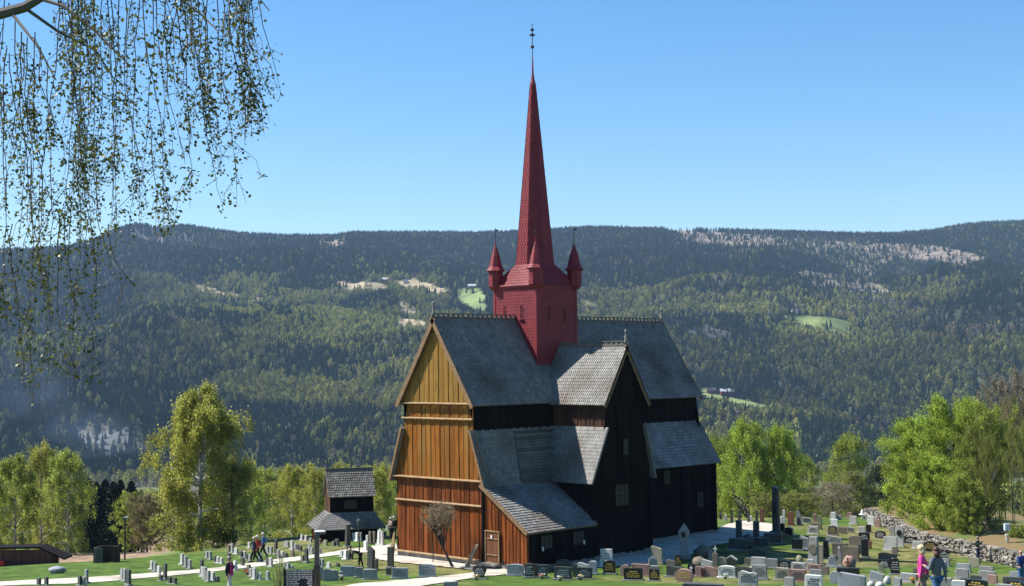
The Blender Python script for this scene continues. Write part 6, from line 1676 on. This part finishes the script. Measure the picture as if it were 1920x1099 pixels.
def person(px, yb, height, face, label, top, legs, hair, shoe='dark', walk=0.0, arms=('down','down'), bend=0.0, hat=None, pack=None, bag=None, open_front=None, hairlen=0.0, extra_d=0.0, q=None, female=False, bald=False):
    """face = degrees: 0 faces the camera, 90 faces image left, 180 away; local +y is the way the body faces"""
    if q is None: q = hit(px, yb)
    s, d = SD(q[0], q[1]); view = math.atan2(q[1]-CAM[1], q[0]-CAM[0])
    rz = view + math.pi/2 - R(face) if False else (view + math.pi) - math.pi/2 - R(face)
    k = height/1.75; sw = .165 if female else .19
    cb, sb = math.cos(bend), math.sin(bend)
    def up(x, y, z):  # torso frame bending at the hips (z measured from hip .92)
        zz = z-.92
        return Vector((x, y*cb + zz*sb, .92 + zz*cb - y*sb))*k
    P = {}
    P['pel'] = Vector((0,0,.93))*k; P['wst'] = up(0,0,1.10); P['chs'] = up(0,.01,1.30); P['nck'] = up(0,0,1.475); P['hb'] = up(0,.015,1.56); P['hm'] = up(0,.02,1.64); P['ht'] = up(0,.012,1.71)
    V = [P['pel'], P['wst'], P['chs'], P['nck'], P['hb'], P['hm'], P['ht']]; Rr = [(.135*k,.10*k),(.125*k,.09*k),(.15*k,.10*k),(.05*k,.05*k),(.062*k,.072*k),(.078*k,.092*k),(.055*k,.065*k)]
    E_ = [(0,1),(1,2),(2,3),(3,4),(4,5),(5,6)]
    arms_j = []; legs_j = []
    for si, a in zip((-1, 1), arms):
        sh = up(si*sw, 0, 1.42)
        if a == 'down': el = sh + Vector((si*.05, -.02, -.29))*k; wr = el + Vector((si*.0, .05, -.25))*k
        elif a == 'fwd': el = sh + Vector((si*.03, .05, -.28))*k; wr = el + Vector((-si*.06, .22, .06))*k
        elif a == 'camera': el = sh + Vector((si*.05, .10, -.24))*k; wr = el + Vector((-si*.10, .16, .20))*k
        elif a == 'reach': el = sh + Vector((si*.02, .06, -.27))*k; wr = el + Vector((0, .05, -.24))*k
        elif a == 'back': el = sh + Vector((si*.04, -.12, -.26))*k; wr = el + Vector((0, -.02, -.25))*k
        elif a == 'cross': el = sh + Vector((si*.05, .06, -.26))*k; wr = el + Vector((-si*.20, .14, .02))*k
        elif a == 'hip': el = sh + Vector((si*.14, -.06, -.24))*k; wr = el + Vector((-si*.10, .08, -.16))*k
        hd = wr + (wr-el).normalized()*.08*k; b = len(V)
        V += [sh, el, wr, hd]; Rr += [.055*k, .042*k, .03*k, (.022*k,.042*k)]; E_ += [(2,b),(b,b+1),(b+1,b+2),(b+2,b+3)]
        arms_j.append((sh, el, wr, hd))
        # fingers and thumb rooted in the palm
        dirh = (hd-wr).normalized(); sdv = dirh.cross(Vector((0,1,0))).normalized() if abs(dirh.y) < .9 else Vector((1,0,0))
        fw = dirh.cross(sdv).normalized()
        for fi in range(4):
            f0 = len(V); off = sdv*(fi-1.5)*.018*k; L = (.07,.08,.075,.06)[fi]*k
            V += [hd+off+dirh*.01*k, hd+off+dirh*(L*.6)+fw*.01*k, hd+off+dirh*L*.85+fw*.03*k]; Rr += [.010*k,.009*k,.007*k]; E_ += [(b+3,f0),(f0,f0+1),(f0+1,f0+2)]
        f0 = len(V); V += [wr+dirh*.03*k+sdv*.04*k, wr+dirh*.07*k+sdv*.055*k+fw*.02*k]; Rr += [.012*k,.009*k]; E_ += [(b+2,f0),(f0,f0+1)]
    for si in (-1, 1):
        w_ = walk*si; hp = Vector((si*.095, 0, .88))*k
        kn = hp + Vector((0, .42*math.sin(w_)+.02, -.42*math.cos(w_)))*k; an = kn + Vector((0, .40*math.sin(w_-abs(walk)*.5)-.02, -.40*math.cos(w_-abs(walk)*.5)))*k
        an.z = max(an.z, .07*k); to = an + Vector((0, .16, -.045))*k; b = len(V)
        V += [hp, kn, an, to]; Rr += [.085*k,.056*k,.038*k,(.035*k,.028*k)]; E_ += [(0,b),(b,b+1),(b+1,b+2),(b+2,b+3)]; legs_j.append((hp, kn, an, to))
    body = skin_obj('person', V, E_, Rr, SKINM)
    body.location = (q[0], q[1], q[2]+.0); body.rotation_euler = (0, 0, rz)
    # jacket
    Vj = [up(0,0,.90), P['wst'], P['chs'], up(0,0,1.44)]; Rj = [(.165*k,.125*k),(.15*k,.115*k),(.175*k,.125*k),(.085*k,.075*k)]; Ej = [(0,1),(1,2),(2,3)]
    for sh, el, wr, hd in arms_j:
        b = len(Vj); Vj += [sh, el, wr]; Rj += [.075*k,.058*k,.045*k]; Ej += [(2,b),(b,b+1),(b+1,b+2)]
    skin_obj('jacket', Vj, Ej, Rj, CL[top], body)
    Vt = [Vector((0,0,.96))*k]; Rt = [(.145*k,.115*k)]; Et = []
    for hp, kn, an, to in legs_j:
        b = len(Vt); Vt += [hp, kn, an+Vector((0,0,.02))]; Rt += [.10*k,.075*k,.06*k]; Et += [(0,b),(b,b+1),(b+1,b+2)]
    skin_obj('trousers', Vt, Et, Rt, CL[legs], body)
    for hp, kn, an, to in legs_j:
        b = MB(); b.ball(an+Vector((0,.07*k,-.03*k)), 1, 8, 6, (.05*k,.14*k,.045*k)); b.build('shoe', CL[shoe], body, smooth=True)
    hd_ = Vector(up(0, .015, 1.645)); ax = (P['ht']-P['nck']).normalized(); fwd = Vector((0, cb, -sb))
    # face: nose, eyes, mouth, ears
    f = MB(); f.ball(hd_+fwd*.098*k-ax*.01*k, .016*k, 6, 4); 
    for si in (-1, 1): f.ball(hd_+Vector((si*.083*k,0,0))-ax*.01*k, 1, 6, 4, (.012*k,.02*k,.03*k))
    f.build('nose_and_ears', SKINM, body, smooth=True)
    f = MB()
    for si in (-1, 1): f.ball(hd_+fwd*.086*k+Vector((si*.03*k,0,0))+ax*.012*k, .010*k, 6, 4)
    f.bar(hd_+fwd*.088*k-ax*.055*k-Vector((.022*k,0,0)), hd_+fwd*.088*k-ax*.055*k+Vector((.022*k,0,0)), .01*k, .008*k); f.build('eyes_and_mouth', HAIR['dark'], body)
    if not bald:
        hb_ = MB(); hb_.ball((0,0,0), 1, 12, 8, (.098*k,.108*k,.10*k))
        keep = MB(); keep.v = [tuple(hd_ + Vector((x, y*cb+z*sb, z*cb-y*sb)) - fwd*.022*k + ax*.028*k) for x, y, z in hb_.v]; keep.f = hb_.f; keep.t = hb_.t
        if hairlen: keep.lathe(hd_-fwd*.035*k-ax*(.06+hairlen)*k, [(.05*k,0),(.085*k,hairlen*.4*k),(.092*k,(hairlen+.05)*k)], 8)
        keep.build('hair', HAIR[hair], body, smooth=True)
    if pack:
        b = MB(); c = up(0, -.20, 1.22); b.ball(c, 1, 10, 8, (.15*k,.10*k,.23*k)); b.build('backpack', CL[pack], body, smooth=True)
    if open_front:
        b = MB(); c = up(0, .115, 1.16); b.ball(c, 1, 10, 8, (.12*k,.08*k,.30*k)); b.build('shirt', CL[open_front], body, smooth=True)
    if bag:
        b = MB(); h = arms_j[0][3]; b.ball(h+Vector((0,0,-.2)), 1, 8, 6, (.11,.06,.16)); b.tube([h+Vector((-.06,0,-.08)), h, h+Vector((.06,0,-.08))], .008, 4)
        bo_ = b.build('shopping_bag', CL[bag]); bo_.location = body.location; bo_.rotation_euler = body.rotation_euler; tag(bo_, 'white bag held by the woman in the dark jacket', 'bag')
    tag(body, label, 'person')
    return body
def foot(px, ytop, D):
    """ground point under pixel column px at distance D"""
    P = at_depth(px, ytop, 1.0)-CAM; P = CAM+P*(D/(P @ FH)); s, d = SD(P[0], P[1]); g = float(ground_z(s, d))
    return (P[0], P[1], g)
person(427, 1112, 1.66, -55, 'woman in dark jacket over magenta top walking near the bottom left', 'dark', 'white', 'greyh', 'white', .25, ('camera','down'), bag='white', open_front='magenta', female=True, q=foot(430, 1056, 62))
person(476, 1055, 1.66, 95, 'walker with dark blue backpack leading the two hikers on the left path', 'navy', 'dark', 'white', walk=.35, pack='navy')
person(482, 1054.5, 1.74, 95, 'hiker in red jacket walking on the left path', 'red', 'dark', 'white', walk=.4, pack='red')
person(493, 1047, 1.70, 100, 'hiker in light blue jacket behind the one in red', 'blue', 'dark', 'white', walk=.35, pack='blue')
person(676, 1064, 1.62, 85, 'person in black bending down over a grave left of the church', 'dark', 'dark', 'blond', walk=.15, arms=('reach','reach'), bend=1.25, female=True)
person(733, 1013, 1.66, 60, 'white-haired person in brown standing at the left corner of the church', 'khaki', 'dark', 'white', arms=('cross','cross'))
person(739, 1012, 1.70, 200, 'person in dark clothes half hidden by the left corner of the church', 'dark', 'dark', 'white')
pq = foot(1727, 1028, 37)
person(1727, 0, 1.64, 95, 'blond woman in bright pink jacket walking at the lower right', 'pink', 'khaki', 'blond', 'white', .3, ('down','back'), q=pq, female=True, hairlen=.10)
pq2 = (pq[0]+RT[0]*.22-FH[0]*.55, pq[1]+RT[1]*.22-FH[1]*.55, 0); pq2 = (pq2[0], pq2[1], gz(pq2[0], pq2[1]))
person(1739, 0, 1.60, 130, 'brown-haired person in grey jumper and jeans beside the pink jacket', 'grey', 'jeans', 'brown', 'dark', .3, ('fwd','back'), q=pq2, female=True, hairlen=.14)
person(1834, 1054, 1.62, 75 if False else -70, 'man in dark green jacket looking at his camera by the stone wall', 'green', 'navy', 'greyh', arms=('camera','camera'))
person(1912, 0, 1.78, -60, 'bald man in royal blue jumper at the right edge of the photo', 'royal', 'jeans', 'dark', arms=('cross','cross'), q=foot(1913, 1031, 65), bald=True)
